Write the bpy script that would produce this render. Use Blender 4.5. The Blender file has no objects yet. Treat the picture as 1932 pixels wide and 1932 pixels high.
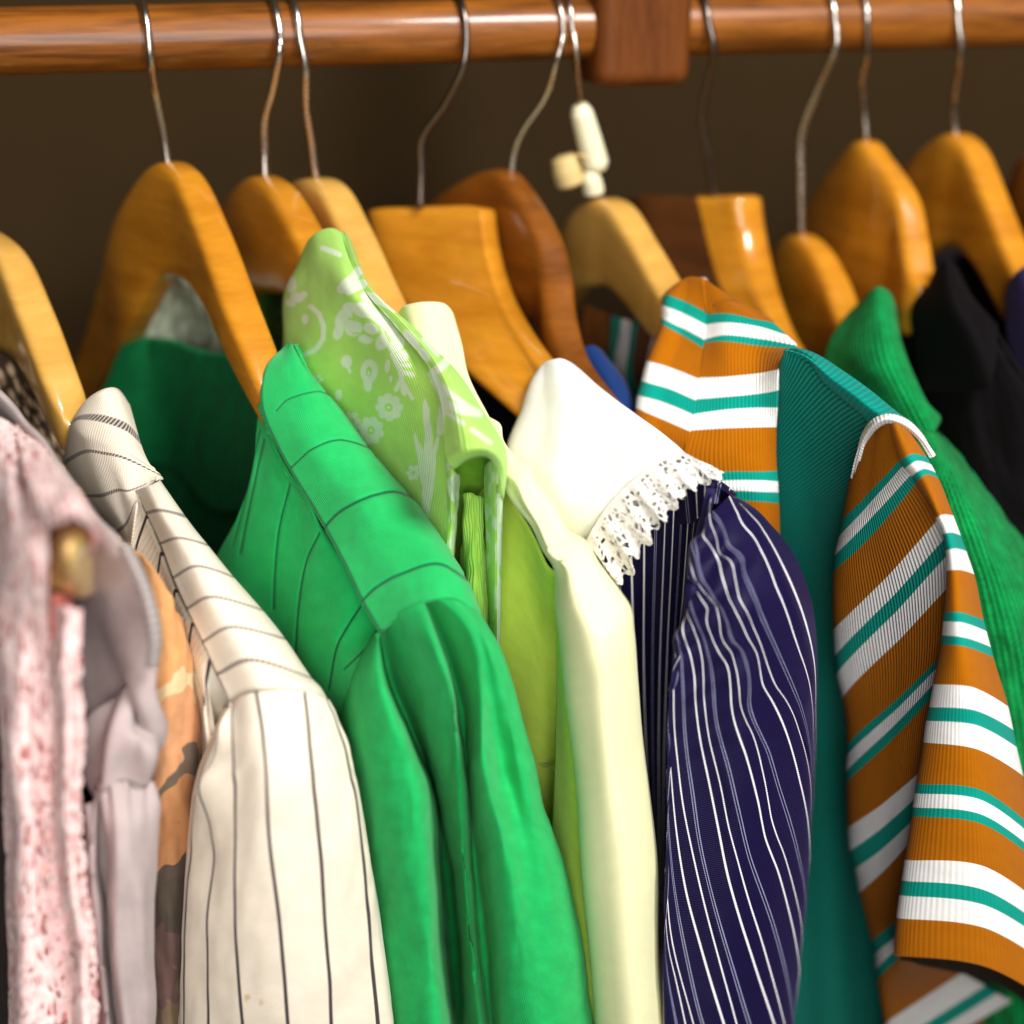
import bpy, math, random
import numpy as np
from mathutils import Vector, Matrix
random.seed(7)
# ---------------------------------------------------------------- scene, camera, lights
S = bpy.context.scene
COL = S.collection
YAW, PITCH, FPX, D0 = math.radians(15), math.radians(22), 2700.0, 0.80
F = Vector((math.sin(YAW)*math.cos(PITCH), math.cos(YAW)*math.cos(PITCH), -math.sin(PITCH)))
R = Vector((math.cos(YAW), -math.sin(YAW), 0))
U = R.cross(F)
def raydir(u, v):
    return F + R*((u-966)/FPX) + U*((966-v)/FPX)
_r = raydir(966, 60)
CAM = Vector((0, 0, 1.75)) - _r*D0           # the point of the rail seen at (966,60) is (0,0,1.75)
cam = bpy.data.cameras.new('camera'); camo = bpy.data.objects.new('camera', cam); COL.objects.link(camo)
camo.matrix_world = Matrix(((R.x, U.x, -F.x, CAM.x), (R.y, U.y, -F.y, CAM.y), (R.z, U.z, -F.z, CAM.z), (0, 0, 0, 1)))
cam.sensor_width = 36; cam.lens = 36*FPX/1932; cam.clip_start = 0.02; cam.clip_end = 50
cam.dof.use_dof = True; cam.dof.focus_distance = 0.748; cam.dof.aperture_fstop = 2.3
S.camera = camo
W = bpy.data.worlds.new('World'); S.world = W; W.use_nodes = True
W.node_tree.nodes['Background'].inputs[0].default_value = (1.0, 0.86, 0.70, 1)
W.node_tree.nodes['Background'].inputs[1].default_value = 0.045
S.view_settings.view_transform = 'Standard'; S.view_settings.look = 'None'
S.view_settings.exposure = 0; S.view_settings.gamma = 1
S.cycles.use_denoising = True; S.cycles.max_bounces = 6
def area(name, loc, target, size, power, col):
    l = bpy.data.lights.new(name, 'AREA'); l.shape = 'DISK'; l.size = size; l.energy = power; l.color = col
    o = bpy.data.objects.new(name, l); COL.objects.link(o); o.location = loc
    d = Vector(target)-Vector(loc); o.rotation_euler = d.to_track_quat('-Z', 'Y').to_euler()
    return o
area('key_lamp', (0.50, -1.12, 2.85), (0.0, -0.15, 1.55), 0.5, 43, (1, 0.98, 0.955))
area('front_fill', (-0.28, -1.75, 1.95), (0.0, -0.1, 1.5), 1.2, 26, (1, 0.975, 0.95))  # added frontal fill with no real source, lifts the left faces

# ---------------------------------------------------------------- helpers
KY = 1.4
def at(u, v, Y):                              # a point of the place, from where it shows and its distance Y (cm) from the rail
    d = raydir(u, v); k = ((Y*KY+(KY-1)*20)*0.01-CAM.y)/d.y
    return CAM + d*k
def at_np(P):
    u, v, Y = P[..., 0], P[..., 1], P[..., 2]
    a = (u-966)/FPX; b = (966-v)/FPX
    d = np.stack([F[i]+R[i]*a+U[i]*b for i in range(3)], -1)
    k = ((Y*KY+(KY-1)*20)*0.01-CAM.y)/d[..., 1]
    return np.array(CAM)+d*k[..., None]
def tagp(o, label=None, cat=None, group=None, kind=None):
    if label: o['label'] = label
    if cat: o['category'] = cat
    if group: o['group'] = group
    if kind: o['kind'] = kind
    return o
def thing(name, label, cat, loc, group=None):
    o = bpy.data.objects.new(name, None); o.empty_display_size = .02; COL.objects.link(o); o.location = loc
    return tagp(o, label, cat, group)
def mkobj(name, V, Fc, mat, parent=None, smooth=True, uvs=None, attrs=None):
    V = np.asarray(V, dtype=float)
    org = np.array(parent.location) if parent is not None and parent.parent is None else None
    if parent is not None and parent.parent is not None: org = np.array(parent.parent.location)
    if org is None: org = V.mean(0)
    me = bpy.data.meshes.new(name); me.from_pydata((V-org).tolist(), [], Fc); 
    if uvs:
        li = np.zeros(len(me.loops), dtype=np.int32); me.loops.foreach_get('vertex_index', li)
        for nm, arr in uvs.items():
            l = me.uv_layers.new(name=nm); l.data.foreach_set('uv', arr[li].astype(np.float32).ravel())
    if attrs:
        for nm, arr in attrs.items():
            a = me.attributes.new(nm, 'FLOAT', 'POINT'); a.data.foreach_set('value', arr.astype(np.float32).ravel())
    if smooth: me.polygons.foreach_set('use_smooth', [True]*len(me.polygons))
    me.materials.append(mat); me.update()
    o = bpy.data.objects.new(name, me); COL.objects.link(o)
    if parent is not None: o.parent = parent
    else: o.location = org
    return o
def herm(tk, P, T):                            # smooth curve through knots
    tk = np.asarray(tk, float); P = np.asarray(P, float); n = len(tk)
    if n == 2:
        w = ((T-tk[0])/(tk[1]-tk[0]))[:, None]; return P[0]*(1-w)+P[1]*w
    dt = np.diff(tk)[:, None]; sl = np.diff(P, axis=0)/dt
    m = np.empty_like(P); m[0] = sl[0]; m[-1] = sl[-1]
    m[1:-1] = (sl[:-1]*dt[1:]+sl[1:]*dt[:-1])/(dt[1:]+dt[:-1])
    i = np.clip(np.searchsorted(tk, T, side='right')-1, 0, n-2)
    h = dt[i]; x = ((T-tk[i])[:, None])/h
    return (2*x**3-3*x**2+1)*P[i]+(x**3-2*x**2+x)*h*m[i]+(-2*x**3+3*x**2)*P[i+1]+(x**3-x**2)*h*m[i+1]
def vnoise(x, y, seed=0):
    def hsh(i, j): 
        v = np.sin(i*127.1+j*311.7+seed*74.7)*43758.5453; return v-np.floor(v)
    i = np.floor(x); j = np.floor(y); fx = x-i; fy = y-j; fx = fx*fx*(3-2*fx); fy = fy*fy*(3-2*fy)
    return (hsh(i, j)*(1-fx)+hsh(i+1, j)*fx)*(1-fy)+(hsh(i, j+1)*(1-fx)+hsh(i+1, j+1)*fx)*fy
def loft(name, curves, mat, parent=None, svals=None, ns=60, nt=120, disp=None, wrapR=None, wrapL=None, thick=0.12, mask=None, wrink=0.0, wfreq=(1.5, .5), trange=None, smooth=0):
    """cloth surface through curves; each curve a list of (u, v, Y[, t])"""
    if svals is None: svals = [i/(len(curves)-1) for i in range(len(curves))]
    svals = list(svals); curves = [list(c) for c in curves]
    hasT = len(curves[0][0]) == 4
    if wrapR: curves.append([(p[0]+wrapR[0], p[1], p[2]+wrapR[1])+tuple(p[3:]) for p in curves[-1]]); svals.append(svals[-1]+(svals[-1]-svals[-2])*.6)
    if wrapL: curves.insert(0, [(p[0]+wrapL[0], p[1], p[2]+wrapL[1])+tuple(p[3:]) for p in curves[0]]); svals.insert(0, svals[0]-(svals[1]-svals[0])*.6)
    if hasT:
        t0, t1 = trange or (curves[0][0][3], curves[0][-1][3])
    else: t0, t1 = 0., 1.
    T = np.linspace(t0, t1, nt); C = []
    for c in curves:
        P = np.array([p[:3] for p in c], float)
        if hasT: tk = np.array([p[3] for p in c])
        else:
            L = np.r_[0, np.cumsum(np.hypot(*(np.diff(P[:, :2], axis=0).T)))]; tk = L/L[-1]
        C.append(herm(tk, P, np.clip(T, tk[0], tk[-1])))
    C = np.array(C)                              # curve, t, 3
    k = np.arange(len(curves), dtype=float); SI = np.linspace(0, len(curves)-1, ns)
    G = herm(k, C.reshape(len(curves), -1), SI).reshape(ns, nt, 3)
    sv = np.interp(SI, k, svals)
    X = at_np(G)
    for _ in range(smooth):
        X[1:-1] = X[1:-1]*.5+(X[:-2]+X[2:])*.25
    ds = np.gradient(X, axis=0); dt_ = np.gradient(X, axis=1)
    N = np.cross(ds, dt_); N /= (np.linalg.norm(N, axis=-1, keepdims=True)+1e-12)
    view = X-np.array(CAM); flip = (N*view).sum(-1).mean() > 0
    if flip: N = -N
    Ls = np.cumsum(np.linalg.norm(ds, axis=-1), axis=0)*100; Lt = np.cumsum(np.linalg.norm(dt_, axis=-1), axis=1)*100
    SS = np.repeat(sv[:, None], nt, 1); TT = np.repeat(T[None, :], ns, 0)
    off = np.zeros((ns, nt))
    if disp is not None: off += disp(SS, TT, G[..., 0], G[..., 1])
    if wrink: off += wrink*(vnoise(Ls*wfreq[0], Lt*wfreq[1], 3)-.5)+wrink*.4*(vnoise(Ls*wfreq[0]*2.7, Lt*wfreq[1]*2.3, 9)-.5)
    X = X+N*off[..., None]*.01
    idx = np.arange(ns*nt).reshape(ns, nt)
    a, b, c, d = idx[:-1, :-1].ravel(), idx[1:, :-1].ravel(), idx[1:, 1:].ravel(), idx[:-1, 1:].ravel()
    Fc = np.stack([a, b, c, d], 1) if not flip else np.stack([d, c, b, a], 1)
    mean_s = np.repeat(Ls.mean(1)[:, None], nt, 1); mean_t = np.repeat(Lt.mean(0)[None, :], ns, 0)
    attrs = None
    if mask is not None: attrs = {'mask': mask(G[..., 0], G[..., 1], SS, TT)}
    o = mkobj(name, X.reshape(-1, 3), Fc.tolist(), mat, parent, uvs={'UVMap': np.stack([SS, TT], -1).reshape(-1, 2), 'Weave': np.stack([mean_s, mean_t], -1).reshape(-1, 2)}, attrs=attrs)
    if thick:
        m = o.modifiers.new('thickness', 'SOLIDIFY'); m.thickness = thick*.01; m.offset = -1
    return o
def tube(name, pts, rad, mat, parent=None, world=False, n=12, res=10, caps=True):
    P = np.array([list(at(*p[:3])) for p in pts] if not world else pts, float)
    rr = np.array(rad if hasattr(rad, '__len__') else [rad]*len(P), float)
    k = np.arange(len(P), dtype=float); T = np.linspace(0, len(P)-1, (len(P)-1)*res+1)
    Q = herm(k, P, T); r = np.interp(T, k, rr)
    V = []; up = np.array([1., 0.02, 0.01]); prev = None
    for i in range(len(Q)):
        tg = Q[min(i+1, len(Q)-1)]-Q[max(i-1, 0)]; tg /= np.linalg.norm(tg)+1e-12
        a = (up if prev is None else prev); a = a-tg*a.dot(tg); a /= np.linalg.norm(a); prev = a; b = np.cross(tg, a)
        for j in range(n):
            th = 2*math.pi*j/n; V.append(Q[i]+r[i]*.01*(a*math.cos(th)+b*math.sin(th)))
    Fc = []
    for i in range(len(Q)-1):
        for j in range(n): Fc.append((i*n+j, i*n+(j+1) % n, (i+1)*n+(j+1) % n, (i+1)*n+j))
    if caps: Fc.append(tuple(range(n-1, -1, -1))); Fc.append(tuple((len(Q)-1)*n+j for j in range(n)))
    return mkobj(name, V, Fc, mat, parent)
def rbox(name, c, half, mat, parent=None, bev=.004, rotz=0, seg=3):
    import bmesh
    bm = bmesh.new(); bmesh.ops.create_cube(bm, size=1)
    for v in bm.verts: v.co = Vector((v.co.x*2*half[0], v.co.y*2*half[1], v.co.z*2*half[2]))
    if bev: bmesh.ops.bevel(bm, geom=bm.edges[:], offset=bev, segments=seg, affect='EDGES', profile=.5)
    Rm = Matrix.Rotation(rotz, 4, 'Z')
    V = [list(Rm @ v.co + Vector(c)) for v in bm.verts]; Fc = [[v.index for v in f.verts] for f in bm.faces]
    bm.free(); return mkobj(name, V, Fc, mat, parent, smooth=False)

def ell(u, v, cx, cy, a, b, ang=0):
    c, s = math.cos(ang), math.sin(ang); x = (u-cx)*c+(v-cy)*s; y = -(u-cx)*s+(v-cy)*c
    return np.clip((1.15-np.hypot(x/a, y/b))*4, 0, 1)
def stroke(u, v, pts, w):
    d = np.full(u.shape, 1e9)
    for (x0, y0), (x1, y1) in zip(pts[:-1], pts[1:]):
        L2 = (x1-x0)**2+(y1-y0)**2+1e-9; tt = np.clip(((u-x0)*(x1-x0)+(v-y0)*(y1-y0))/L2, 0, 1)
        d = np.minimum(d, np.hypot(u-x0-tt*(x1-x0), v-y0-tt*(y1-y0)))
    return np.clip((w-d)/2+.5, 0, 1)
def flower(u, v, cx, cy, r, n, hole=True, rot=0):
    m = np.zeros(u.shape)
    for i in range(n):
        a = rot+2*math.pi*i/n; m = np.maximum(m, ell(u, v, cx+math.cos(a)*r*.66, cy+math.sin(a)*r*.75, r*.42, r*.36, a))
    if hole: m = m*(1-ell(u, v, cx, cy, r*.30, r*.34)); m = np.maximum(m, ell(u, v, cx, cy, r*.13, r*.14))
    return m
# ---------------------------------------------------------------- materials
def lin(h):
    h = h.lstrip('#'); c = [int(h[i:i+2], 16)/255 for i in (0, 2, 4)]
    return tuple([(x/12.92 if x <= .04045 else ((x+.055)/1.055)**2.4) for x in c]+[1.0])
class NT:
    def __init__(s, name):
        s.m = bpy.data.materials.new(name); s.m.use_nodes = True; s.t = s.m.node_tree; s.n = s.t.nodes; s.p = s.n['Principled BSDF']
    def new(s, typ, **kw):
        n = s.n.new(typ)
        for k, v in kw.items():
            if hasattr(n, k): setattr(n, k, v)
            else: n.inputs[k.replace('_', ' ')].default_value = v
        return n
    def ln(s, a, b): s.t.links.new(a, b)
    def math(s, op, a, b=None, c=None):
        n = s.n.new('ShaderNodeMath'); n.operation = op
        for i, x in enumerate((a, b, c)):
            if x is None: continue
            if isinstance(x, (int, float)): n.inputs[i].default_value = x
            else: s.ln(x, n.inputs[i])
        return n.outputs[0]
    def uv(s, layer, ax):
        u = s.n.new('ShaderNodeUVMap'); u.uv_map = layer
        x = s.n.new('ShaderNodeSeparateXYZ'); s.ln(u.outputs[0], x.inputs[0]); return x.outputs[ax]
    def uvv(s, layer):
        u = s.n.new('ShaderNodeUVMap'); u.uv_map = layer; return u.outputs[0]
    def ramp(s, fac, stops, interp='LINEAR'):
        r = s.n.new('ShaderNodeValToRGB'); r.color_ramp.interpolation = interp; e = r.color_ramp.elements
        while len(e) > 1: e.remove(e[-1])
        e[0].position = stops[0][0]; e[0].color = stops[0][1]
        for p, c in stops[1:]: x = e.new(p); x.color = c
        s.ln(fac, r.inputs[0]); return r.outputs[0]
    def mix(s, f, a, b, mode='MIX'):
        n = s.n.new('ShaderNodeMix'); n.data_type = 'RGBA'; n.blend_type = mode
        for i, x in ((0, f), (6, a), (7, b)):
            if isinstance(x, (int, float)): n.inputs[i].default_value = x
            elif isinstance(x, tuple): n.inputs[i].default_value = x
            else: s.ln(x, n.inputs[i])
        return n.outputs[2]
    def noise(s, vec, scale, detail=3, rough=.5, dist=0):
        n = s.n.new('ShaderNodeTexNoise'); n.inputs['Scale'].default_value = scale; n.inputs['Detail'].default_value = detail
        n.inputs['Roughness'].default_value = rough; n.inputs['Distortion'].default_value = dist
        if vec is not None: s.ln(vec, n.inputs['Vector'])
        return n.outputs[0]
    def lines(s, p, centres, wfn, soft=.35):       # lines whose width is a socket
        out = None
        for c in centres:
            d = s.math('ABSOLUTE', s.math('SUBTRACT', s.math('FRACT', s.math('ADD', p, 10.5-c)), .5))
            q = s.math('DIVIDE', s.math('SUBTRACT', wfn, d), s.math('MULTIPLY', wfn, soft)); n = s.n.new('ShaderNodeClamp'); s.ln(q, n.inputs[0])
            out = n.outputs[0] if out is None else s.math('MAXIMUM', out, n.outputs[0])
        return out
    def line(s, p, centre, w, soft=.3):           # 1 inside a line of half width w (param units) repeated each unit
        fr = s.math('FRACT', s.math('ADD', p, .5-centre)); d = s.math('ABSOLUTE', s.math('SUBTRACT', fr, .5))
        n = s.n.new('ShaderNodeMapRange'); n.inputs[1].default_value = w*(1+soft); n.inputs[2].default_value = w*(1-soft); n.inputs[3].default_value = 0; n.inputs[4].default_value = 1
        s.ln(d, n.inputs[0]); return n.outputs[0]
def cloth(name, color, rib=None, rib2=None, noise_bump=.25, rough=.85, sheen=.25, sheen_tint=(1, 1, 1, 1), spec=.3, mottle=.12, colfn=None, ribcol=0.0, alpha=None, trans=0.0, fuzz=0):
    """rib = (axis 0/1, ribs per cm, bump, diagonal)"""
    k = NT(name); p = k.p
    c = colfn(k) if colfn else None
    if c is None:
        r = k.n.new('ShaderNodeRGB'); r.outputs[0].default_value = color; c = r.outputs[0]
    wv = k.uvv('Weave')
    if mottle:
        nz = k.noise(wv, .9, 4, .6); g = k.ramp(nz, [(.3, (1-mottle,)*3+(1,)), (.7, (1+mottle*.6,)*3+(1,))])
        c = k.mix(1.0, c, g, 'MULTIPLY')
    h = None
    def ribs(rb):
        ax, fr, amt, diag = rb
        x = k.uv('Weave', ax); 
        if diag: x = k.math('ADD', x, k.math('MULTIPLY', k.uv('Weave', 1-ax), diag))
        return k.math('MULTIPLY', k.math('SINE', k.math('MULTIPLY', x, fr*2*math.pi)), amt)
    for rb in (rib, rib2):
        if rb:
            w = ribs(rb); h = w if h is None else k.math('ADD', h, w)
    if rib and ribcol:
        g = k.math('MULTIPLY_ADD', k.math('SINE', k.math('MULTIPLY', k.math('ADD', k.uv('Weave', rib[0]), k.math('MULTIPLY', k.uv('Weave', 1-rib[0]), rib[3] or 0)), rib[1]*2*math.pi)), ribcol*.5, 1-ribcol*.5)
        cc = k.n.new('ShaderNodeCombineXYZ'); [k.ln(g, cc.inputs[i]) for i in range(3)]
        c = k.mix(1.0, c, cc.outputs[0], 'MULTIPLY')
    if noise_bump:
        n2 = k.math('MULTIPLY', k.noise(wv, 9 if not fuzz else fuzz, 4, .7), noise_bump*2)
        h = n2 if h is None else k.math('ADD', h, n2)
    if h is not None:
        b = k.n.new('ShaderNodeBump'); b.inputs['Strength'].default_value = 1; b.inputs['Distance'].default_value = .00022
        k.ln(h, b.inputs['Height']); k.ln(b.outputs[0], p.inputs['Normal'])
    k.ln(c, p.inputs['Base Color'])
    p.inputs['Roughness'].default_value = rough; p.inputs['Specular IOR Level'].default_value = spec*.5
    p.inputs["Sheen Weight"].default_value = sheen*.45; p.inputs['Sheen Roughness'].default_value = .45; p.inputs['Sheen Tint'].default_value = sheen_tint
    if alpha: k.ln(alpha(k), p.inputs['Alpha'])
    if trans:
        tr = k.n.new('ShaderNodeBsdfTranslucent'); k.ln(c, tr.inputs[0]); mx = k.n.new('ShaderNodeMixShader'); mx.inputs[0].default_value = trans
        k.ln(p.outputs[0], mx.inputs[1]); k.ln(tr.outputs[0], mx.inputs[2]); k.ln(mx.outputs[0], k.n['Material Output'].inputs[0])
    return k.m
def wood(name, dark, light, coat=.7, rough=.3, stretch=(30, 4, 4), grain=1.0, spec=.3):
    k = NT(name); p = k.p; p.inputs['Specular IOR Level'].default_value = spec
    tc = k.n.new('ShaderNodeTexCoord'); mp = k.n.new('ShaderNodeMapping'); mp.inputs['Scale'].default_value = stretch
    k.ln(tc.outputs['Object'], mp.inputs[0])
    a = k.noise(mp.outputs[0], 2.2, 6, .6, .6); b = k.noise(mp.outputs[0], 14, 3, .6)
    f = k.math('ADD', k.math('MULTIPLY', a, .75), k.math('MULTIPLY', b, .25))
    k.ln(k.ramp(f, [(.5-.18*grain, dark), (.5+.16*grain, light)]), p.inputs['Base Color'])
    p.inputs['Roughness'].default_value = rough; p.inputs['Coat Weight'].default_value = coat; p.inputs['Coat Roughness'].default_value = .10
    bm = k.n.new('ShaderNodeBump'); bm.inputs['Distance'].default_value = .0002; bm.inputs['Strength'].default_value = .5; k.ln(f, bm.inputs['Height']); k.ln(bm.outputs[0], p.inputs['Normal'])
    return k.m
def simple(name, col, rough=.5, metal=0, coat=0):
    k = NT(name); k.p.inputs['Base Color'].default_value = col; k.p.inputs['Roughness'].default_value = rough; k.p.inputs['Metallic'].default_value = metal; k.p.inputs['Coat Weight'].default_value = coat
    tc = k.n.new('ShaderNodeTexCoord'); nz = k.noise(tc.outputs['Object'], 60, 4, .6)
    k.ln(k.math('MULTIPLY_ADD', nz, .25, rough-.12), k.p.inputs['Roughness'])
    return k.m
M = {}
M['rail'] = wood('varnished_red_wood', (.09, .026, .003, 1), (.30, .095, .010, 1), .35, .42, (3, 40, 40), .7)
M['block'] = wood('dark_red_wood', (.07, .018, .003, 1), (.17, .05, .008, 1), .04, .6, (26, 26, 3), 1.0, .12)
M['amber'] = wood('amber_varnished_wood', (.42, .145, .006, 1), (.64, .265, .018, 1), .9, .32, (5, 5, 30))
M['pale'] = wood('pale_varnished_wood', (.58, .29, .05, 1), (.74, .42, .095, 1), .8, .34, (5, 5, 30))
M['brown'] = wood('brown_varnished_wood', (.11, .030, .003, 1), (.26, .080, .007, 1), .45, .36, (5, 5, 30))
M['darkwood'] = wood('dark_brown_wood', (.05, .016, .004, 1), (.11, .036, .008, 1), .04, .65, (5, 5, 30), 1.0, .1)
M['steel'] = simple('polished_steel', (.62, .56, .50, 1), .26, 1)
M['darksteel'] = simple('dark_steel', (.20, .17, .15, 1), .3, 1)
M['cream_plastic'] = simple('cream_plastic', (.80, .74, .50, 1), .4)
M['tan_plastic'] = simple('tan_paper', (.62, .45, .18, 1), .6)

# ---------------------------------------------------------------- setting
k = NT('brown_wall_paint'); tc = k.n.new('ShaderNodeTexCoord')
k.ln(k.ramp(k.noise(tc.outputs['Object'], 3, 5, .6), [(.35, (.034, .0195, .0072, 1)), (.65, (.042, .0245, .009, 1))]), k.p.inputs['Base Color'])
k.p.inputs['Roughness'].default_value = .9; k.p.inputs['Specular IOR Level'].default_value = .08
bb = k.n.new('ShaderNodeBump'); bb.inputs['Distance'].default_value = .001; k.ln(k.noise(tc.outputs['Object'], 260, 3, .6), bb.inputs['Height']); k.ln(bb.outputs[0], k.p.inputs['Normal'])
wx = np.linspace(-3, 4, 8); wz = np.linspace(-.2, 3.2, 6)
V = [(x, .38, z) for x in wx for z in wz]; nz_ = len(wz)
Fw = [(i*nz_+j, (i+1)*nz_+j, (i+1)*nz_+j+1, i*nz_+j+1) for i in range(len(wx)-1) for j in range(nz_-1)]
tagp(mkobj('wall', V, Fw, k.m), kind='structure')

# rail and its bracket
def railc(u): return at(u, 78+(33-78)*u/1932.0, 0)
A_, B_ = railc(-60), railc(1990); dirr = (B_-A_).normalized(); RR = 1.84
root = thing('clothes_rail', 'thick varnished red brown wooden rail running across behind all the hanger hooks', 'clothes rail', A_)
ext0, ext1 = A_-dirr*.5, B_+dirr*.5
tube('rod', [list(ext0.lerp(ext1, i/24)) for i in range(25)], RR, M['rail'], root, world=True, n=48, res=1)
bc = at(1196, 35, 0)
rotz = math.atan2(dirr.y, dirr.x)
bo = rbox('support_block', (bc.x, bc.y+.005, bc.z+.009), (.031, .030, .048), M['block'], root, bev=.009, rotz=rotz, seg=5)

rbox('hanging_post', (bc.x, bc.y+.005, bc.z+.053+.20), (.020, .020, .20), M['block'], root, bev=.003, rotz=rotz)

# ---------------------------------------------------------------- hangers
GH = 'wooden hangers hooked over the rail'
def hanger(label, body, mat, hook, hmat=None, name='wooden_hanger', rnd=4.5, squaretop=False, hr=.23):
    """body: (u,v,Y,width,height) of the top centre line from far arm to near arm (cm)"""
    apex = min(body, key=lambda b: abs(b[2])); root = thing(name, label, 'hanger', at(*apex[:3]), GH)
    P = np.array([list(at(*b[:3])) for b in body]); wh = np.array([b[3:5] for b in body], float)
    kk = np.arange(len(P), dtype=float); T = np.linspace(0, len(P)-1, (len(P)-1)*12+1)
    Q = herm(kk, P, T); WH = herm(kk, wh, T); n = 32; V = []
    for i in range(len(Q)):
        tg = Q[min(i+1, len(Q)-1)]-Q[max(i-1, 0)]; th = tg.copy(); th[2] = 0; th /= np.linalg.norm(th)+1e-9
        sx = np.array([-th[1], th[0], 0]); sx = sx if sx[0] > 0 else -sx
        # across = along X, down = -Z tilted against the arm direction
        tgn = tg/np.linalg.norm(tg); dn = np.array([0, 0, -1.]); 
        w, h = WH[i]*.0108
        for j in range(n):
            a = 2*math.pi*j/n; ca, sa = math.cos(a), math.sin(a)
            x = math.copysign(abs(ca)**(2/rnd), ca)*w/2; z = math.copysign(abs(sa)**(2/(rnd*1.1)), sa)*h/2
            V.append(Q[i]+sx*x+dn*(h/2-z))
    Fc = [(i*n+j, i*n+(j+1) % n, (i+1)*n+(j+1) % n, (i+1)*n+j) for i in range(len(Q)-1) for j in range(n)]
    Fc += [tuple(range(n-1, -1, -1)), tuple((len(Q)-1)*n+j for j in range(n))]
    mkobj('body', V, Fc, mat, root)
    if hook:
        # hook: from the top of the body up in front of the rail, over it and down behind
        pts = list(hook); tu, tv = pts[-1][0], pts[-1][1]
        q = [list(at(*p)) for p in pts]; c = A_+dirr*(Vector(q[-1])-A_).dot(dirr)
        rr = (RR+.26)*.01
        for ang in (35, 60, 80, 110, 140, 170, 200, 225):
            a = math.radians(ang); off = Vector((0, -math.cos(a)*rr, math.sin(a)*rr)); q.append(list(c+off-dirr*(.00002*ang)))
        tube('hook', q, hr, hmat or M['steel'], root, world=True, res=8)
    return root
hk = -1.5
# leftmost hanger (cream jacket)
hanger('amber hanger arm at the left edge going down into the cream pinstriped jacket', [(-190, 640, 9, 1.9, 3), (-130, 500, 6, 2, 5), (-70, 430, 2, 2.1, 6.5), (10, 462, -1.5, 2.1, 6), (62, 570, -4.5, 2.1, 4.0), (112, 700, -7.0, 2.0, 3.0), (146, 780, -7.8, 1.9, 2.6), (176, 860, -7.9, 1.7, 2)], M['pale'],
       [(-65, 425, .5), (-75, 300, -.2), (-82, 180, -1.5), (-84, 90, hk)])
hanger('tall arched amber hanger carrying the green jacket with seamed shoulder', [(100, 800, 13, 1.8, 2.6), (165, 660, 10.5, 1.8, 4), (208, 520, 7.5, 1.9, 6), (240, 400, 4, 2, 7.2), (300, 312, .8, 2.1, 6.4), (352, 322, -1.5, 2.1, 6.0), (400, 420, -4.0, 2.1, 4.6), (452, 560, -7, 2.1, 3.4), (508, 700, -9.4, 1.9, 2.4), (560, 830, -10.5, 1.6, 1.6)], M['amber'],
       [(318, 318, 0), (308, 250, -.1), (293, 175, -.6), (285, 120, -1.4), (281, 75, hk)])
hanger('amber hanger inside the lime floral jacket, its hook bent and close left of its neighbour', [(380, 640, 10, 1.8, 3.4), (412, 520, 8, 1.9, 5), (432, 400, 4.5, 2, 6.4), (480, 335, 1, 2.1, 6.8), (525, 345, -1.5, 2.2, 6.2), (570, 410, -4, 2.1, 4.4), (606, 480, -5.4, 2.0, 3.0), (645, 560, -6.6, 1.6, 1.6)], M['amber'],
       [(500, 335, 0), (499, 280, 0), (499, 225, -.3), (515, 165, -1), (527, 100, -1.8), (527, 60, hk)])
hanger('pale amber hanger running down to the pale yellow collar, right behind the lime jacket', [(520, 560, 9, 1.8, 3), (540, 440, 6.5, 1.9, 4.6), (560, 355, 3, 2, 5.6), (590, 335, .5, 2.1, 5.6), (630, 350, -1.5, 2.2, 4.8), (672, 430, -4, 2.2, 3.6), (715, 525, -6.8, 2.1, 3), (765, 620, -9.5, 1.9, 2.4), (860, 770, -13.5, 1.8, 2)], M['pale'],
       [(596, 335, 0), (588, 270, -.2), (577, 200, -.8), (577, 130, -1.5), (566, 70, hk)])
hanger('brown hanger behind the broad flat topped amber one, running down to the blue collar', [(760, 500, 9, 1.6, 5), (800, 410, 6, 1.8, 6.5), (865, 350, 3, 2.0, 8), (940, 318, .4, 2.1, 9), (985, 352, -1.6, 2.0, 8), (1030, 430, -3.6, 2.0, 5.5), (1048, 500, -5, 2.0, 4.2), (1058, 580, -6.6, 1.9, 3.4), (1085, 670, -8.6, 1.8, 2.6), (1150, 760, -11, 1.7, 2)], M['brown'],
       [(965, 325, 0), (972, 280, -.1), (990, 240, -.4), (1030, 180, -1.0), (1052, 110, -1.7), (1062, 60, hk)], M['steel'], hr=.17)
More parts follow.
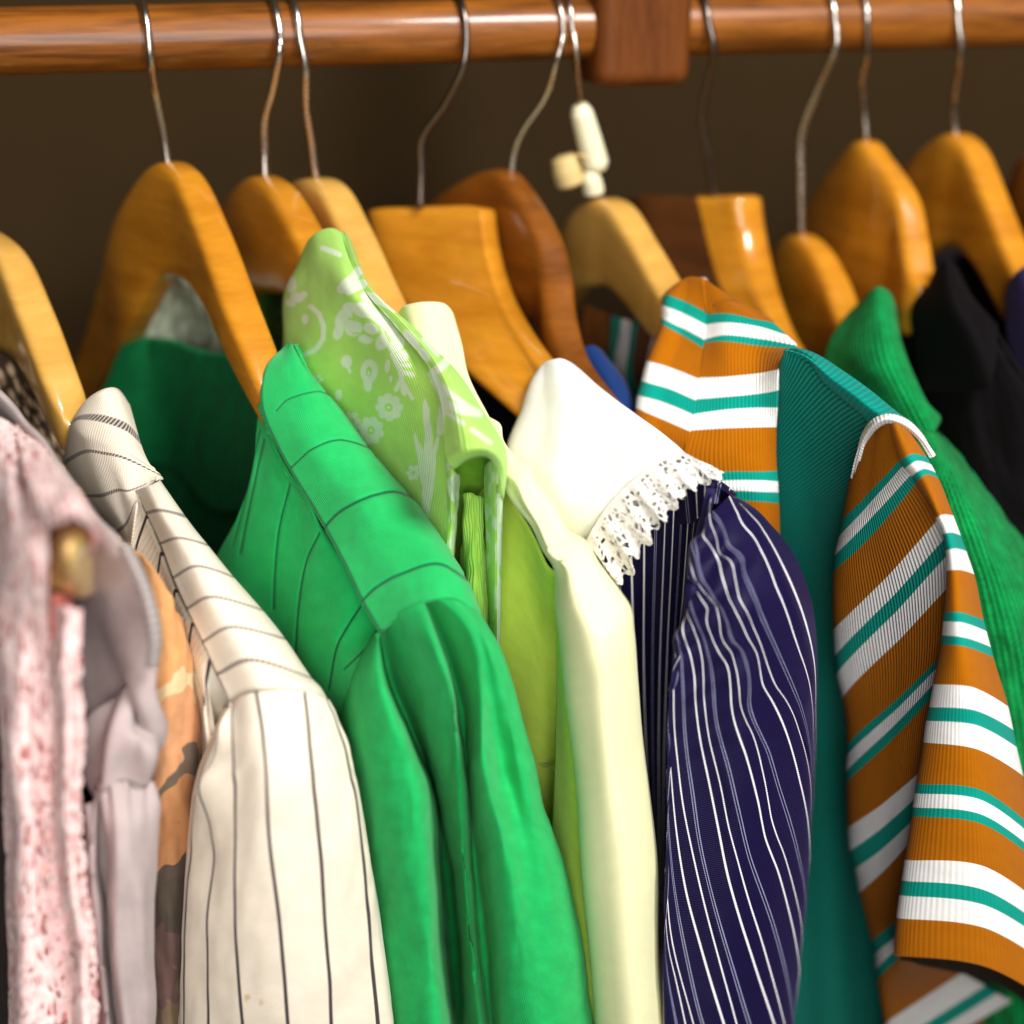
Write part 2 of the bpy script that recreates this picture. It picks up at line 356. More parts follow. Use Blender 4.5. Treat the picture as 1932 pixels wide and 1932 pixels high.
# wide contoured hangers: loft of face and edge
def contour_hanger(label, face, edge, topY, mat, emat, hook, hmat):
    """face: left and right outlines of the broad left side; edge: right outline of its rounded front edge"""
    root = thing('wooden_hanger', label, 'hanger', at(*hook[0]), GH)
    L, Rr, E = face[0], face[1], edge
    mid = [((a[0]+b[0])/2, (a[1]+b[1])/2, (a[2]+b[2])/2-.1) for a, b in zip(L, Rr)]
    em = [(a[0]*.5+b[0]*.5, a[1]*.5+b[1]*.5, min(a[2], b[2])-.3) for a, b in zip(Rr, E)]
    curves = [[(p[0]+6, p[1]+2, p[2]+1.5) for p in L], L, mid, Rr, em, E, [(p[0]-4, p[1]+3, p[2]+1.2) for p in E]]
    # close across the back with a shifted copy
    back = [[(p[0]+20, p[1]+3, p[2]+3.2) for p in Rr], [(p[0]+30, p[1]+3, p[2]+3.2) for p in L], [(p[0]+6, p[1]+2, p[2]+1.5) for p in L]]
    G = np.array([[(q[0], q[1], q[2]) for q in c] for c in curves+back], float)
    nt = 60; C = []
    for c in G:
        Ln = np.r_[0, np.cumsum(np.hypot(*(np.diff(c[:, :2], axis=0).T)))]; C.append(herm(Ln/Ln[-1], c, np.linspace(0, 1, nt)))
    C = np.array(C); ns = 90; GG = herm(np.arange(len(C), dtype=float), C.reshape(len(C), -1), np.linspace(0, len(C)-1, ns)).reshape(ns, nt, 3)
    X = at_np(GG); top = X[:, 0].mean(0)
    # inset ring then cap on top so the top rounds over
    ring = X[:, 0]+(top-X[:, 0])*.10+np.array([0, 0, .0016]); ring2 = X[:, 0]+(top-X[:, 0])*.3+np.array([0, 0, .0022])
    V = np.concatenate([ring2[:, None], ring[:, None], X], 1); nn = nt+2
    idx = np.arange(ns*nn).reshape(ns, nn)
    Fc = [(idx[i, j], idx[i+1, j], idx[i+1, j+1], idx[i, j+1]) for i in range(ns-1) for j in range(nn-1)]
    Vf = V.reshape(-1, 3).tolist(); Vf.append((ring2.mean(0)+np.array([0, 0, .0004])).tolist()); tcx = len(Vf)-1
    Fc += [(tcx, idx[i+1, 0], idx[i, 0]) for i in range(ns-1)]
    o = mkobj('body', Vf, [tuple(int(a) for a in f) for f in Fc], mat, root)
    if emat:
        o.data.materials.append(emat); i0, i1 = int(ns*.285), int(ns*.64)
        for pi, p in enumerate(o.data.polygons):
            si = pi//(nn-1) if pi < (ns-1)*(nn-1) else pi-(ns-1)*(nn-1)
            if i0 <= si < i1: p.material_index = 1
    q = [list(at(*p)) for p in hook]; c = A_+dirr*(Vector(q[-1])-A_).dot(dirr); rr = (RR+.26)*.01
    for ang in (35, 60, 80, 110, 140, 170, 200, 225):
        a = math.radians(ang); q.append(list(c+Vector((0, -math.cos(a)*rr, math.sin(a)*rr))-dirr*(.00002*ang)))
    tube('hook', q, .23, hmat, root, world=True, res=8)
    return root
contour_hanger('broad flat topped amber hanger curving down into the white lace edged collar',
    ([(700, 398, 2), (712, 470, 1.5), (735, 540, 0), (790, 600, -3), (860, 680, -6.5), (975, 785, -10.5), (1080, 880, -14)],
     [(888, 392, -1.5), (893, 440, -2.2), (905, 505, -3.4), (925, 570, -5), (960, 640, -7.5), (1010, 715, -10), (1110, 830, -13.5)]),
    [(934, 397, -1.2), (938, 440, -1.8), (950, 500, -3.0), (972, 565, -4.6), (1005, 625, -7), (1048, 685, -9.6), (1140, 800, -13)], 0, M['amber'], None,
    [(793, 392, 0), (795, 320, 0), (797, 258, -.2), (840, 195, -.9), (875, 120, -1.7), (879, 55, hk)], M['darksteel'])
contour_hanger('brown flat topped hanger with a pale rounded front edge, behind the orange and teal shirt',
    ([(1195, 372, 4), (1210, 440, 3.5), (1230, 520, 2), (1270, 580, 0), (1330, 640, -3), (1400, 720, -6)],
     [(1350, 378, 0), (1365, 440, -.6), (1380, 500, -1.6), (1400, 560, -3), (1440, 620, -5), (1500, 700, -8)]),
    [(1432, 372, -.6), (1440, 430, -1.0), (1452, 490, -1.9), (1468, 550, -3.4), (1500, 630, -5.6), (1560, 720, -8.6)], 0, M['darkwood'], M['amber'],
    [(1345, 372, .5), (1338, 300, .3), (1325, 220, 0), (1340, 140, -.9), (1347, 90, -1.6), (1337, 40, hk)], M['darksteel'])
h7 = hanger('amber hanger with cream plastic sleeve and tan tag on its hook, above the striped shirt', [(1020, 620, 9, 1.8, 3), (1055, 500, 6, 1.9, 4.2), (1090, 410, 2.6, 2.1, 5), (1130, 375, .4, 2.2, 5.4), (1172, 385, -1.6, 2.2, 5), (1215, 450, -4, 2.1, 4.2), (1255, 520, -6.4, 2.1, 3.5), (1290, 580, -8.6, 1.9, 2.6), (1400, 700, -12.5, 1.7, 2)], M['pale'],
       [(1118, 372, 0), (1112, 300, 0), (1100, 215, -.3), (1092, 160, -.9), (1088, 100, -1.7), (1081, 60, hk)], hr=.15)
tube('hook_sleeve', [(1128, 322, -.15), (1124, 308, -.15), (1112, 265, -.2), (1098, 215, -.3), (1093, 198, -.4)], [.58, .84, .82, .74, .45], M['cream_plastic'], h7)
tube('hook_bead', [(1120, 366, 0), (1119, 356, 0), (1116, 340, -.1), (1113, 322, -.1)], [.66, .72, .66, .5], M['cream_plastic'], h7)
tube('paper_tag', [(1078, 352, .3), (1076, 345, .3), (1070, 322, .3), (1066, 300, .3), (1064, 293, .3)], [.58, .95, 1.0, .9, .58], M['tan_plastic'], h7)
tube('tag_string', [(1108, 300, -.6), (1092, 292, -.3), (1074, 300, .1)], .09, M['tan_plastic'], h7)
hanger('small low amber hanger of the bright green cardigan with a long bent hook', [(1430, 640, 7, 1.5, 5), (1455, 520, 4.5, 1.7, 7), (1485, 455, 2, 1.9, 8), (1515, 440, .3, 2.0, 8.6), (1552, 470, -1.6, 2.1, 8), (1583, 530, -3.3, 2.1, 6), (1605, 600, -5, 2.0, 4.5), (1640, 700, -8, 1.8, 2)], M['amber'],
       [(1512, 445, 0), (1511, 340, 0), (1513, 250, -.1), (1545, 165, -.8), (1577, 90, -1.7), (1575, 40, hk)])
hanger('angular brown sided hanger of the black jacket, between the low hanger and the arched one', [(1490, 560, 8, 1.5, 5), (1530, 400, 6, 1.7, 8), (1578, 320, 3, 1.9, 9.5), (1632, 264, .3, 2.1, 10), (1672, 300, -1.5, 2.1, 10), (1712, 360, -3.2, 2.1, 8.5), (1726, 430, -4.4, 2.1, 6.5), (1738, 510, -5.8, 2.0, 4), (1750, 545, -6.2, 1.9, 2.5)], M['amber'],
       [(1635, 265, 0), (1631, 200, 0), (1626, 150, -.4), (1637, 100, -1.2), (1637, 40, hk)], hr=.19)
hanger('arched glossy amber hanger at the right, cut off by the edge of the view', [(1640, 620, 10, 1.6, 4), (1690, 450, 7, 1.8, 6), (1722, 320, 3.6, 2, 7.5), (1790, 254, .5, 2.2, 7.6), (1838, 270, -1.5, 2.2, 6.4), (1878, 360, -3.8, 2.1, 4.8), (1918, 460, -6, 2.0, 4), (1970, 590, -9, 1.8, 3)], M['amber'],
       [(1803, 255, 0), (1800, 200, -.1), (1803, 160, -.6), (1814, 100, -1.5), (1808, 40, hk)])
hanger('sliver of a brown hanger at the right edge beside the arched glossy one', [(1900, 420, 4, 1.6, 6), (1940, 300, 1, 1.9, 7), (1985, 300, -1, 1.9, 6), (2030, 380, -3.5, 1.8, 4), (2080, 500, -7, 1.7, 3)], M['brown'],
       [(1965, 290, 0), (1968, 160, -.8), (1970, 40, hk)])
# hanger end poking out of the pink lace dress
tr = thing('wooden_hanger', 'golden hanger tip poking out of the pink lace dress', 'hanger', at(120, 1050, -22), GH)
tipm = wood('gold_tip_wood', (.46, .24, .06, 1), (.80, .52, .20, 1), .9, .3, (30, 8, 60), .7)
def tip():
    C = [[(60, 930, -19), (80, 1060, -22.6), (84, 1100, -22.8), (100, 1118, -22.2)], [(100, 930, -20.0), (98, 1020, -23.4), (104, 1085, -23.6), (118, 1120, -22.8)],
         [(125, 940, -20.5), (128, 1000, -24.2), (134, 1090, -24.4), (140, 1126, -23.2)], [(150, 950, -20), (155, 985, -23.4), (164, 1060, -23.6), (162, 1128, -22.8)], [(165, 970, -18), (170, 1000, -22), (179, 1060, -22), (178, 1118, -21.6)]]
    loft('body', C, tipm, tr, ns=24, nt=40, wrapR=(-12, 2.5), wrapL=(10, 2.5), thick=.15, wrink=.1)
tip()
#GARMENTS
# ---------------------------------------------------------------- garments
def c4(r, g, b): return (r, g, b, 1)
GG_ = 'clothes hanging on the rail'
def Y(c, y): return [(p[0], p[1], y) for p in c]
def garment(name, label, cat, loc): return thing(name, label, cat, at(*loc), GG_)
def ridge(amt, centre, w, ax='s'):             # a raised fold running along the cloth
    return lambda s, t: amt*np.exp(-(((s if ax == 's' else t)-centre)/w)**2)
def seam_line(parent, name, pts, mat, rad=.07, Yoff=-.05):
    return tube(name, [(p[0], p[1], p[2]+Yoff) for p in pts], rad, mat, parent, n=8, res=8)

# ===== dark strip of cloth at the left edge
m = cloth('brown_ribbed_cloth', c4(.022, .014, .013), rib=(0, 6, .6, 0), ribcol=.5, sheen=.1)
g = garment('coat', 'dark brown ribbed garment showing as a strip at the lower left edge', 'coat', (-40, 1300, -20))
loft('front_panel', [[(-120, 1150, -16), (-120, 1960, -16)], [(-60, 1120, -21), (-60, 1960, -21)], [(5, 1150, -21), (8, 1960, -21)], [(60, 1150, -18), (60, 1960, -18)]], m, g, ns=20, nt=40)

# ===== patterned crochet top behind the left hanger arm
def crochet(k):
    n = k.n.new('ShaderNodeTexVoronoi'); n.inputs['Scale'].default_value = 1.6; k.ln(k.uvv('Weave'), n.inputs['Vector'])
    return k.ramp(n.outputs[0], [(.2, c4(.62, .46, .30)), (.42, c4(.30, .20, .12)), (.6, c4(.05, .03, .02))])
g = garment('crochet_top', 'beige and brown crochet top beneath the leftmost hanger arm', 'top', (30, 760, -4))
loft('body', [[(-80, 640, -2), (-80, 900, -4)], [(10, 672, -3), (0, 900, -5)], [(60, 740, -3), (60, 900, -5)], [(118, 830, -4), (130, 960, -5)]], cloth('crochet', None, colfn=crochet, noise_bump=.8), g, ns=30, nt=40, wrink=.4)

# ===== pink lace dress
def lacecol(k):
    n = k.noise(k.uvv('Weave'), .8, 3, .6)
    return k.ramp(n, [(.35, c4(.82, .26, .23)), (.7, c4(.92, .42, .38))])
def lacealpha(k):
    wv = k.uvv('Weave')
    mp = k.n.new('ShaderNodeMapping'); mp.inputs['Scale'].default_value = (2.6, .9, 1); mp.inputs['Rotation'].default_value = (0, 0, .25); k.ln(wv, mp.inputs[0])
    d = k.n.new('ShaderNodeTexNoise'); d.inputs['Scale'].default_value = .8; d.inputs['Detail'].default_value = 2; k.ln(wv, d.inputs['Vector'])
    va = k.n.new('ShaderNodeVectorMath'); va.operation = 'MULTIPLY_ADD'; k.ln(d.outputs[1], va.inputs[0]); va.inputs[1].default_value = (2.2, 2.2, 0); k.ln(mp.outputs[0], va.inputs[2])
    n = k.n.new('ShaderNodeTexVoronoi'); n.feature = 'DISTANCE_TO_EDGE'; n.inputs['Scale'].default_value = 1.15; k.ln(va.outputs[0], n.inputs['Vector'])
    a = k.ramp(n.outputs[0], [(.13, c4(1, 1, 1)), (.19, c4(0, 0, 0))])
    solid = k.ramp(k.noise(wv, .55, 3, .6), [(.52, c4(0, 0, 0)), (.58, c4(1, 1, 1))])
    return k.math('MAXIMUM', a, solid)
m_lin = cloth('salmon_lining', c4(.60, .15, .13), sheen=.1, mottle=.25, noise_bump=.4)
def lacew(k):
    n = k.noise(k.uvv('Weave'), 1.3, 4, .6)
    return k.ramp(n, [(.35, c4(.97, .62, .59)), (.62, c4(.97, .78, .75))])
m_lace = cloth('pink_lace', None, colfn=lacew, alpha=lacealpha, noise_bump=.5, sheen=.2, mottle=.1)
m_pinkl = cloth('pink_lace_ground', None, colfn=lacecol, noise_bump=.4, sheen=.2, mottle=.15)
g = garment('lace_dress', 'frayed pale pink lace dress with salmon lining at the left', 'dress', (60, 900, -22))
def pinkcurves(dy=0):
    # columns left to right, hanging from the shoulder ridge
    return [[(-110, 800, -12+dy), (-70, 1000, -17+dy), (-14, 1300, -19.6+dy), (8, 1600, -20+dy), (24, 1960, -20.5+dy)],
            [(-40, 780, -14+dy), (-30, 950, -19+dy), (-3, 1250, -21.4+dy), (24, 1600, -22.2+dy), (38, 1960, -22.6+dy)],
            [(10, 795, -14.5+dy), (20, 950, -21.5+dy), (40, 1250, -22.6+dy), (58, 1600, -23.3+dy), (70, 1960, -23.6+dy)],
            [(50, 825, -15.5+dy), (55, 950, -22+dy), (72, 1250, -22.5+dy), (90, 1600, -22.6+dy), (110, 1960, -22.9+dy)],
            [(85, 850, -17+dy), (82, 960, -22.6+dy), (88, 1250, -22.8+dy), (118, 1600, -23.4+dy), (150, 1960, -23.6+dy)]]
def pdisp(s, t, u, v):
    return .18*np.sin(s*17+2.2*t)*np.clip(t*2, 0, 1)+.35*(vnoise(u/26, v/130, 5)-.5)+.03*(vnoise(u/11, v/34, 8)-.5)
loft('lining', pinkcurves(.6), m_lin, g, ns=40, nt=160, disp=pdisp)
def fray(pts, amp, seed):
    rnd = random.Random(seed); out = []
    for a, b in zip(pts[:-1], pts[1:]):
        n = max(2, int(math.hypot(a[0]-b[0], a[1]-b[1])/11))
        for i in range(n):
            w = i/n; out.append((a[0]*(1-w)+b[0]*w+rnd.uniform(-amp, amp), a[1]*(1-w)+b[1]*w, a[2]*(1-w)+b[2]*w))
    out.append(pts[-1]); return out
loft('lace_ground', pinkcurves(.1), m_pinkl, g, ns=90, nt=300, disp=pdisp)
loft('lace_overlay', [[(p[0]+(3 if i == 4 else 0), p[1]-2, p[2]-.25) for p in c] for i, c in enumerate(pinkcurves(0))], m_lace, g, ns=90, nt=400, disp=lambda s, t, u, v: pdisp(s, t, u, v)+.05*(vnoise(u/6, v/14, 12)-.5), thick=.05)
# the shoulder flap that drapes over the hanger tip
top = [[(30, 800, -14), (40, 860, -19), (62, 940, -23.6), (80, 985, -24.2), (84, 1003, -24.0)],
       [(66, 833, -15), (86, 880, -20), (100, 935, -24.2), (112, 975, -25), (112, 990, -24.8)],
       [(105, 872, -17), (125, 905, -21), (140, 935, -24.6), (146, 965, -25.2), (148, 984, -25)],
       [(140, 915, -19), (158, 942, -22), (170, 962, -24.4), (176, 990, -24.6), (180, 1012, -24.2)],
       [(150, 920, -17), (166, 950, -19), (180, 985, -21.5), (185, 1020, -22.4), (176, 1052, -22.6)]]
loft('shoulder_flap', top, m_pinkl, g, ns=60, nt=60, disp=lambda s, t, u, v: .12*(vnoise(u/12, v/22, 2)-.5), thick=.2, wrapR=(-16, 3))
loft('shoulder_lace', [[(p[0], p[1]-1, p[2]-.3) for p in c] for c in top], m_lace, g, ns=60, nt=80, disp=lambda s, t, u, v: .12*(vnoise(u/12, v/22, 2)-.5), thick=.06)
ledge = [(150, 1150), (146, 1215), (147, 1293), (151, 1335), (152, 1413), (146, 1498), (149, 1583), (159, 1678), (173, 1752), (183, 1932), (185, 1960)]
for nm, mm, dy, dx in (('front_edge', m_pinkl, 0, 0), ('front_edge_lace', m_lace, -.3, 2)):
    E = [(p[0]+dx, p[1], -23.8+dy) for p in ledge]; E2 = fray([(x-6, y, z) for x, y, z in E], 0, 1); E3 = fray(E, 4.5, 5)
    Lf = [(p[0]-52, p[1]-6, -22.9+dy) for p in ledge]; 
    loft(nm, [Lf, [(p[0]-26, p[1]-4, -24.1+dy) for p in ledge], E2, E3, [(x-14, y, z+2) for x, y, z in E2]], mm, g, ns=40, nt=420, disp=lambda s, t, u, v: .22*(vnoise(u/18, v/70, 4)-.5)+.04*(vnoise(u/5, v/12, 14)-.5), thick=.08)
loft('strap_lining', [[(82, 1110, -22.5), (84, 1200, -22.7), (92, 1310, -22.6)], [(104, 1120, -23.2), (108, 1210, -23.6), (116, 1320, -23.4)], [(138, 1125, -22.8), (137, 1200, -23), (140, 1300, -23.0)]], cloth('salmon_satin', c4(.78, .25, .20), sheen=.1, mottle=.1), g, ns=20, nt=40)

# ===== grey mauve blouse
m = cloth('mauve_crepe', c4(.50, .41, .395), sheen=.3, mottle=.10, noise_bump=.25, trans=.12, rough=.7)
g = garment('blouse', 'sheer mauve grey blouse with elastic shoulder edge beside the pink lace dress', 'blouse', (150, 1000, -20))
gr = [(0, 737, -12), (20, 757, -12.5), (47, 788, -13.5), (88, 832, -15), (135, 906, -16.6), (190, 978, -18.6), (237, 1028, -20), (267, 1076, -20.8), (288, 1123, -21.2), (301, 1164, -21.5), (308, 1215, -21.6), (306, 1265, -21.5), (299, 1330, -21.3), (296, 1385, -21), (288, 1430, -21)]
gm = [(-60, 760, -10), (-30, 800, -11), (10, 850, -13), (60, 920, -15), (100, 980, -17), (140, 1040, -18.5), (165, 1090, -19.5), (180, 1120, -20), (190, 1150, -20), (200, 1190, -20), (205, 1230, -20), (210, 1270, -20.2), (215, 1320, -20.6), (222, 1370, -21), (230, 1420, -21.3)]
gl = [(-120, 860, -10), (-80, 900, -11), (-30, 960, -13), (20, 1020, -14), (60, 1080, -16), (90, 1130, -17), (105, 1170, -17.5), (115, 1200, -18), (120, 1230, -18), (125, 1260, -18), (130, 1290, -18), (135, 1320, -18), (140, 1350, -18.5), (150, 1390, -19), (165, 1440, -20)]
gq = [(a[0]*.75+b[0]*.25-1, a[1]*.75+b[1]*.25, a[2]*.75+b[2]*.25-.7) for a, b in zip(gr, gm)]
def gd(s, t, u, v): return .45*np.sin((u-v*.35)/17.0)*np.clip((v-1150)/120, 0, 1)+.2*(vnoise(u/30, v/60, 2)-.5)
loft('shoulder_panel', [gl, gm, gq, gr], m, g, ns=70, nt=140, wrapR=(-14, 4), disp=gd)
# elastic edge: narrow ribbed band
ee = [(237, 1028, -20.4), (262, 1078, -21.3), (280, 1125, -21.9), (290, 1170, -22.2), (295, 1215, -22.3), (290, 1258, -22.2)]
loft('elastic_band', [[(p[0]-16, p[1]+3, p[2]-.5) for p in ee], [(p[0]-3, p[1], p[2]-.7) for p in ee], [(p[0]+10, p[1]-2, p[2]-.3) for p in ee]], cloth('mauve_elastic', c4(.56, .49, .47), rib=(1, 2.6, 2.2, 0), ribcol=.4, sheen=.3), g, ns=10, nt=120, disp=lambda s, t, u, v: .012*np.sin(v/2.2), thick=.1)
# gathered sleeve
sl = [[(120, 1540, -19), (115, 1700, -19), (110, 1960, -19)],
      [(155, 1530, -21), (148, 1650, -21.4), (158, 1780, -21.4), (170, 1960, -21.4)],
      [(172, 1512, -21.8), (174, 1640, -22.6), (190, 1790, -22.8), (205, 1960, -22.8)],
      [(190, 1490, -21.6), (196, 1620, -21.6), (206, 1780, -21.6), (222, 1960, -21.6)],
      [(199, 1475, -22), (206, 1620, -23), (216, 1780, -23.2), (236, 1960, -23.2)],
      [(228, 1466, -22.2), (236, 1600, -23.3), (246, 1780, -23.2), (262, 1960, -23.0)],
      [(262, 1468, -22), (268, 1600, -22.8), (276, 1780, -22.9), (280, 1960, -22.8)],
      [(288, 1478, -21.3), (297, 1510, -21.6), (296, 1560, -21.6), (294, 1780, -21.6), (293, 1960, -21.6)]]
def sd(s, t, u, v): return .18*np.sin(s*60)*np.exp(-t*9)+.3*(vnoise(u/22, v/90, 6)-.5)-.2*np.exp(-((s-.45)/.03)**2)*np.clip(t*4, 0, 1)
loft('sleeve', sl, m, g, ns=110, nt=120, wrapR=(-12, 3), disp=sd)
loft('gathered_fold', [[(150, 1400, -20), (165, 1460, -20.8), (180, 1510, -21.2)], [(190, 1330, -20.8), (190, 1420, -21.8), (192, 1500, -22)], [(238, 1300, -21), (222, 1380, -22.2), (215, 1480, -22.4)],
                       [(262, 1340, -21.4), (268, 1400, -22.6), (262, 1475, -22.3)], [(282, 1378, -21.5), (292, 1430, -22), (289, 1482, -21.8)]], m, g, ns=50, nt=50, wrapR=(-10, 2), disp=lambda s, t, u, v: .3*np.sin(s*14+t*3)*(1-t*.3))

# ===== small leaf printed cloth between pink and grey
def leafcol(k):
    n = k.n.new('ShaderNodeTexVoronoi'); n.inputs['Scale'].default_value = 1.4; k.ln(k.uvv('Weave'), n.inputs['Vector'])
    return k.ramp(n.outputs[0], [(.2, c4(.20, .16, .07)), (.35, c4(.03, .06, .04)), (.6, c4(.01, .012, .02))])
g = garment('printed_skirt', 'dark leaf printed cloth glimpsed between pink lace and mauve blouse', 'skirt', (160, 1450, -17))
loft('body', [[(110, 1280, -16), (110, 1700, -16)], [(165, 1300, -17), (165, 1690, -17)], [(215, 1300, -16), (215, 1690, -16)]], cloth('leaf_print', None, colfn=leafcol), g, ns=12, nt=40)

# ===== orange and grey blouse
def ogcol(k):
    t = k.uv('UVMap', 1); wv = k.uvv('Weave')
    n = k.noise(wv, .35, 2, .5); tt = k.math('MULTIPLY_ADD', k.math('SUBTRACT', n, .5), .30, k.math('MULTIPLY_ADD', k.uv('UVMap', 0), .07, k.math('SUBTRACT', t, .04)))
    c = k.ramp(tt, [(0, c4(.72, .36, .14)), (.235, c4(.80, .62, .34)), (.30, c4(.72, .36, .17)), (.46, c4(.17, .125, .09)), (.515, c4(.58, .27, .11)), (.64, c4(.12, .085, .065)), (.70, c4(.10, .075, .055)), (.80, c4(.17, .10, .085)), (.90, c4(.22, .15, .09))], 'CONSTANT')
    return c
g = garment('printed_blouse', 'orange and grey patchwork print blouse between mauve blouse and cream pinstriped jacket', 'blouse', (330, 1300, -19))
loft('body', [[(200, 1000, -14, 0), (200, 1960, -15, 1)], [(255, 1040, -17, 0), (262, 1300, -18, .28), (268, 1960, -18, 1)], [(300, 1085, -18, 0), (318, 1300, -19.3, .28), (316, 1600, -19.3, .64), (315, 1960, -19.3, 1)],
              [(335, 1150, -18, 0), (362, 1300, -18.6, .28), (358, 1600, -18.6, .64), (345, 1960, -18.6, 1)], [(352, 1180, -16.5, 0), (385, 1300, -16.8, .28), (385, 1600, -16.8, .64), (370, 1960, -16.5, 1)]],
     cloth('orange_grey_print', None, colfn=ogcol, trans=.1), g, ns=40, nt=200, wrink=.25)

# ===== cream jacket with dark pinstripes
def pin(ax, w, wave=0, dash=0):
    def f(k):
        p = k.uv('UVMap', ax)
        l = k.line(p, 0, w, .25)
        if dash:
            d = k.math('SINE', k.math('MULTIPLY', k.math('ADD', k.uv('Weave', 1-ax), k.math('MULTIPLY', k.uv('Weave', ax), .8)), dash*2*math.pi))
            l = k.math('MULTIPLY', l, k.math('MULTIPLY_ADD', d, .32, .72))
        return k.mix(l, c4(.80, .71, .57), c4(.055, .04, .045))
    return f
m_yoke = cloth('cream_wool_yoke', None, colfn=pin(1, .045, dash=5.0), rib=(0, 8.0, .35, .25), sheen=.3, mottle=.06)
m_cfront = cloth('cream_wool_front', None, colfn=pin(0, .055), rib=(0, 5.5, .4, .2), sheen=.3, mottle=.06)
def slcol(k):
    a = k.n.new('ShaderNodeAttribute'); a.attribute_name = 'mask'
    return k.mix(k.math('MULTIPLY', a.outputs[2], .6), pin(0, .042)(k), c4(.50, .24, .08))
m_csl = cloth('cream_wool_sleeve', None, colfn=slcol, noise_bump=.5, sheen=.3, mottle=.06)
g = garment('jacket', 'cream jacket with dark pinstripes, left of the plain green jacket', 'jacket', (260, 950, -12))
# collar (t = stripe number)
loft('collar', [[(133, 797, -8, -.3), (127, 826, -8.3, 0.55), (123, 872, -8.6, 1), (130, 905, -9, 1.35), (150, 935, -9.6, 2), (215, 1010, -11, 3), (235, 1050, -12, 3.5)],
                [(160, 757, -9, -.3), (150, 788, -9.6, 0), (160, 852, -10.6, 1), (190, 935, -12, 2), (225, 1000, -13, 3), (240, 1040, -13.2, 3.5)],
                [(192, 735, -9.6, -.3), (192, 790, -10.6, 0), (196, 855, -11.6, 1), (222, 925, -12.8, 2), (240, 985, -13.6, 3), (246, 1030, -14, 3.5)],
                [(222, 733, -9.2, -.3), (238, 806, -11, 0), (238, 865, -12.2, 1), (246, 925, -13.3, 2), (254, 950, -13.8, 3), (256, 960, -14, 3.5)],
                [(244, 762, -8.4, -.3), (263, 830, -10.8, 0), (300, 895, -12.2, 1), (294, 904, -12.9, 2), (270, 924, -13.3, 3), (262, 935, -13.4, 3.5)]],
     m_yoke, g, ns=70, nt=110, wrapR=(-2, .5), wrapL=(8, 2.5), trange=(-.3, 3.5), thick=.1)
ym = [(.6, 958, 0)]
yoke_seam = [(255, 925, -13.4, -.6), (276, 968, -14, 0), (302, 1025, -15, 1), (326, 1090, -16.1, 2), (352, 1148, -17.2, 3), (382, 1211, -18.4, 4), (409, 1272, -19.4, 5), (430, 1318, -20.3, 5.55), (437, 1336, -19.9, 5.85)]
yoke_mid = [(282, 915, -14.2, -.6), (305, 963, -15, 0), (339, 1015, -16, 1), (372, 1068, -17, 2), (402, 1126, -18.2, 3), (438, 1183, -19.3, 4), (476, 1245, -20.4, 5), (505, 1300, -21.3, 5.55), (512, 1322, -20.8, 5.85)]
yoke_r = [(302, 906, -13.4, -.6), (349, 974, -14.5, 0), (391, 1028, -15.5, 1), (439, 1088, -16.6, 2), (492, 1150, -17.8, 3), (534, 1204, -18.8, 4), (584, 1278, -20, 5), (604, 1302, -20.4, 5.55), (618, 1328, -20.1, 5.85)]
loft('yoke', [yoke_seam, yoke_mid, yoke_r], m_yoke, g, ns=50, nt=160, wrapR=(-14, 5), trange=(-.6, 5.85), thick=.12)
# front panel below the seam: stripes run down the cloth
loft('front_panel', [[(120, 860, -6), (150, 1010, -8), (230, 1190, -11), (300, 1330, -13), (320, 1600, -14), (318, 1960, -14)],
                     [(180, 940, -10.4), (236, 1050, -12.2), (300, 1240, -14.5), (352, 1330, -15.5), (345, 1600, -16), (330, 1960, -16)],
                     [(244, 925, -13), (243, 1035, -13.6), (305, 1180, -15.6), (368, 1330, -17), (372, 1600, -17), (345, 1960, -17)],
                     [(276, 975, -13.8), (255, 1045, -14), (330, 1210, -16.4), (376, 1340, -17.8), (378, 1600, -17.6), (352, 1960, -17.6)],
                     [(303, 1045, -14.9), (296, 1110, -15.2), (345, 1240, -17), (383, 1350, -18.3), (384, 1600, -18), (360, 1960, -18)],
                     [(330, 1115, -16), (322, 1160, -16.2), (355, 1255, -17.4), (389, 1350, -18.8), (392, 1600, -18.4), (370, 1960, -18.4)],
                     [(362, 1178, -17.2), (357, 1215, -17.4), (375, 1290, -18.3), (393, 1360, -19.2), (400, 1600, -18.8), (380, 1960, -18.8)],
                     [(395, 1246, -18.7), (388, 1290, -18.9), (392, 1330, -19.2), (397, 1370, -19.5), (410, 1600, -19), (390, 1960, -19)],
                     [(436, 1330, -18.8), (426, 1350, -18.6), (416, 1370, -18.6), (412, 1390, -18.5), (420, 1600, -18.4), (400, 1960, -18.4)]],
     m_cfront, g, svals=[-1.6, -.8, 0.0, 1, 2, 3, 4, 5, 5.6], ns=120, nt=120, thick=.25)
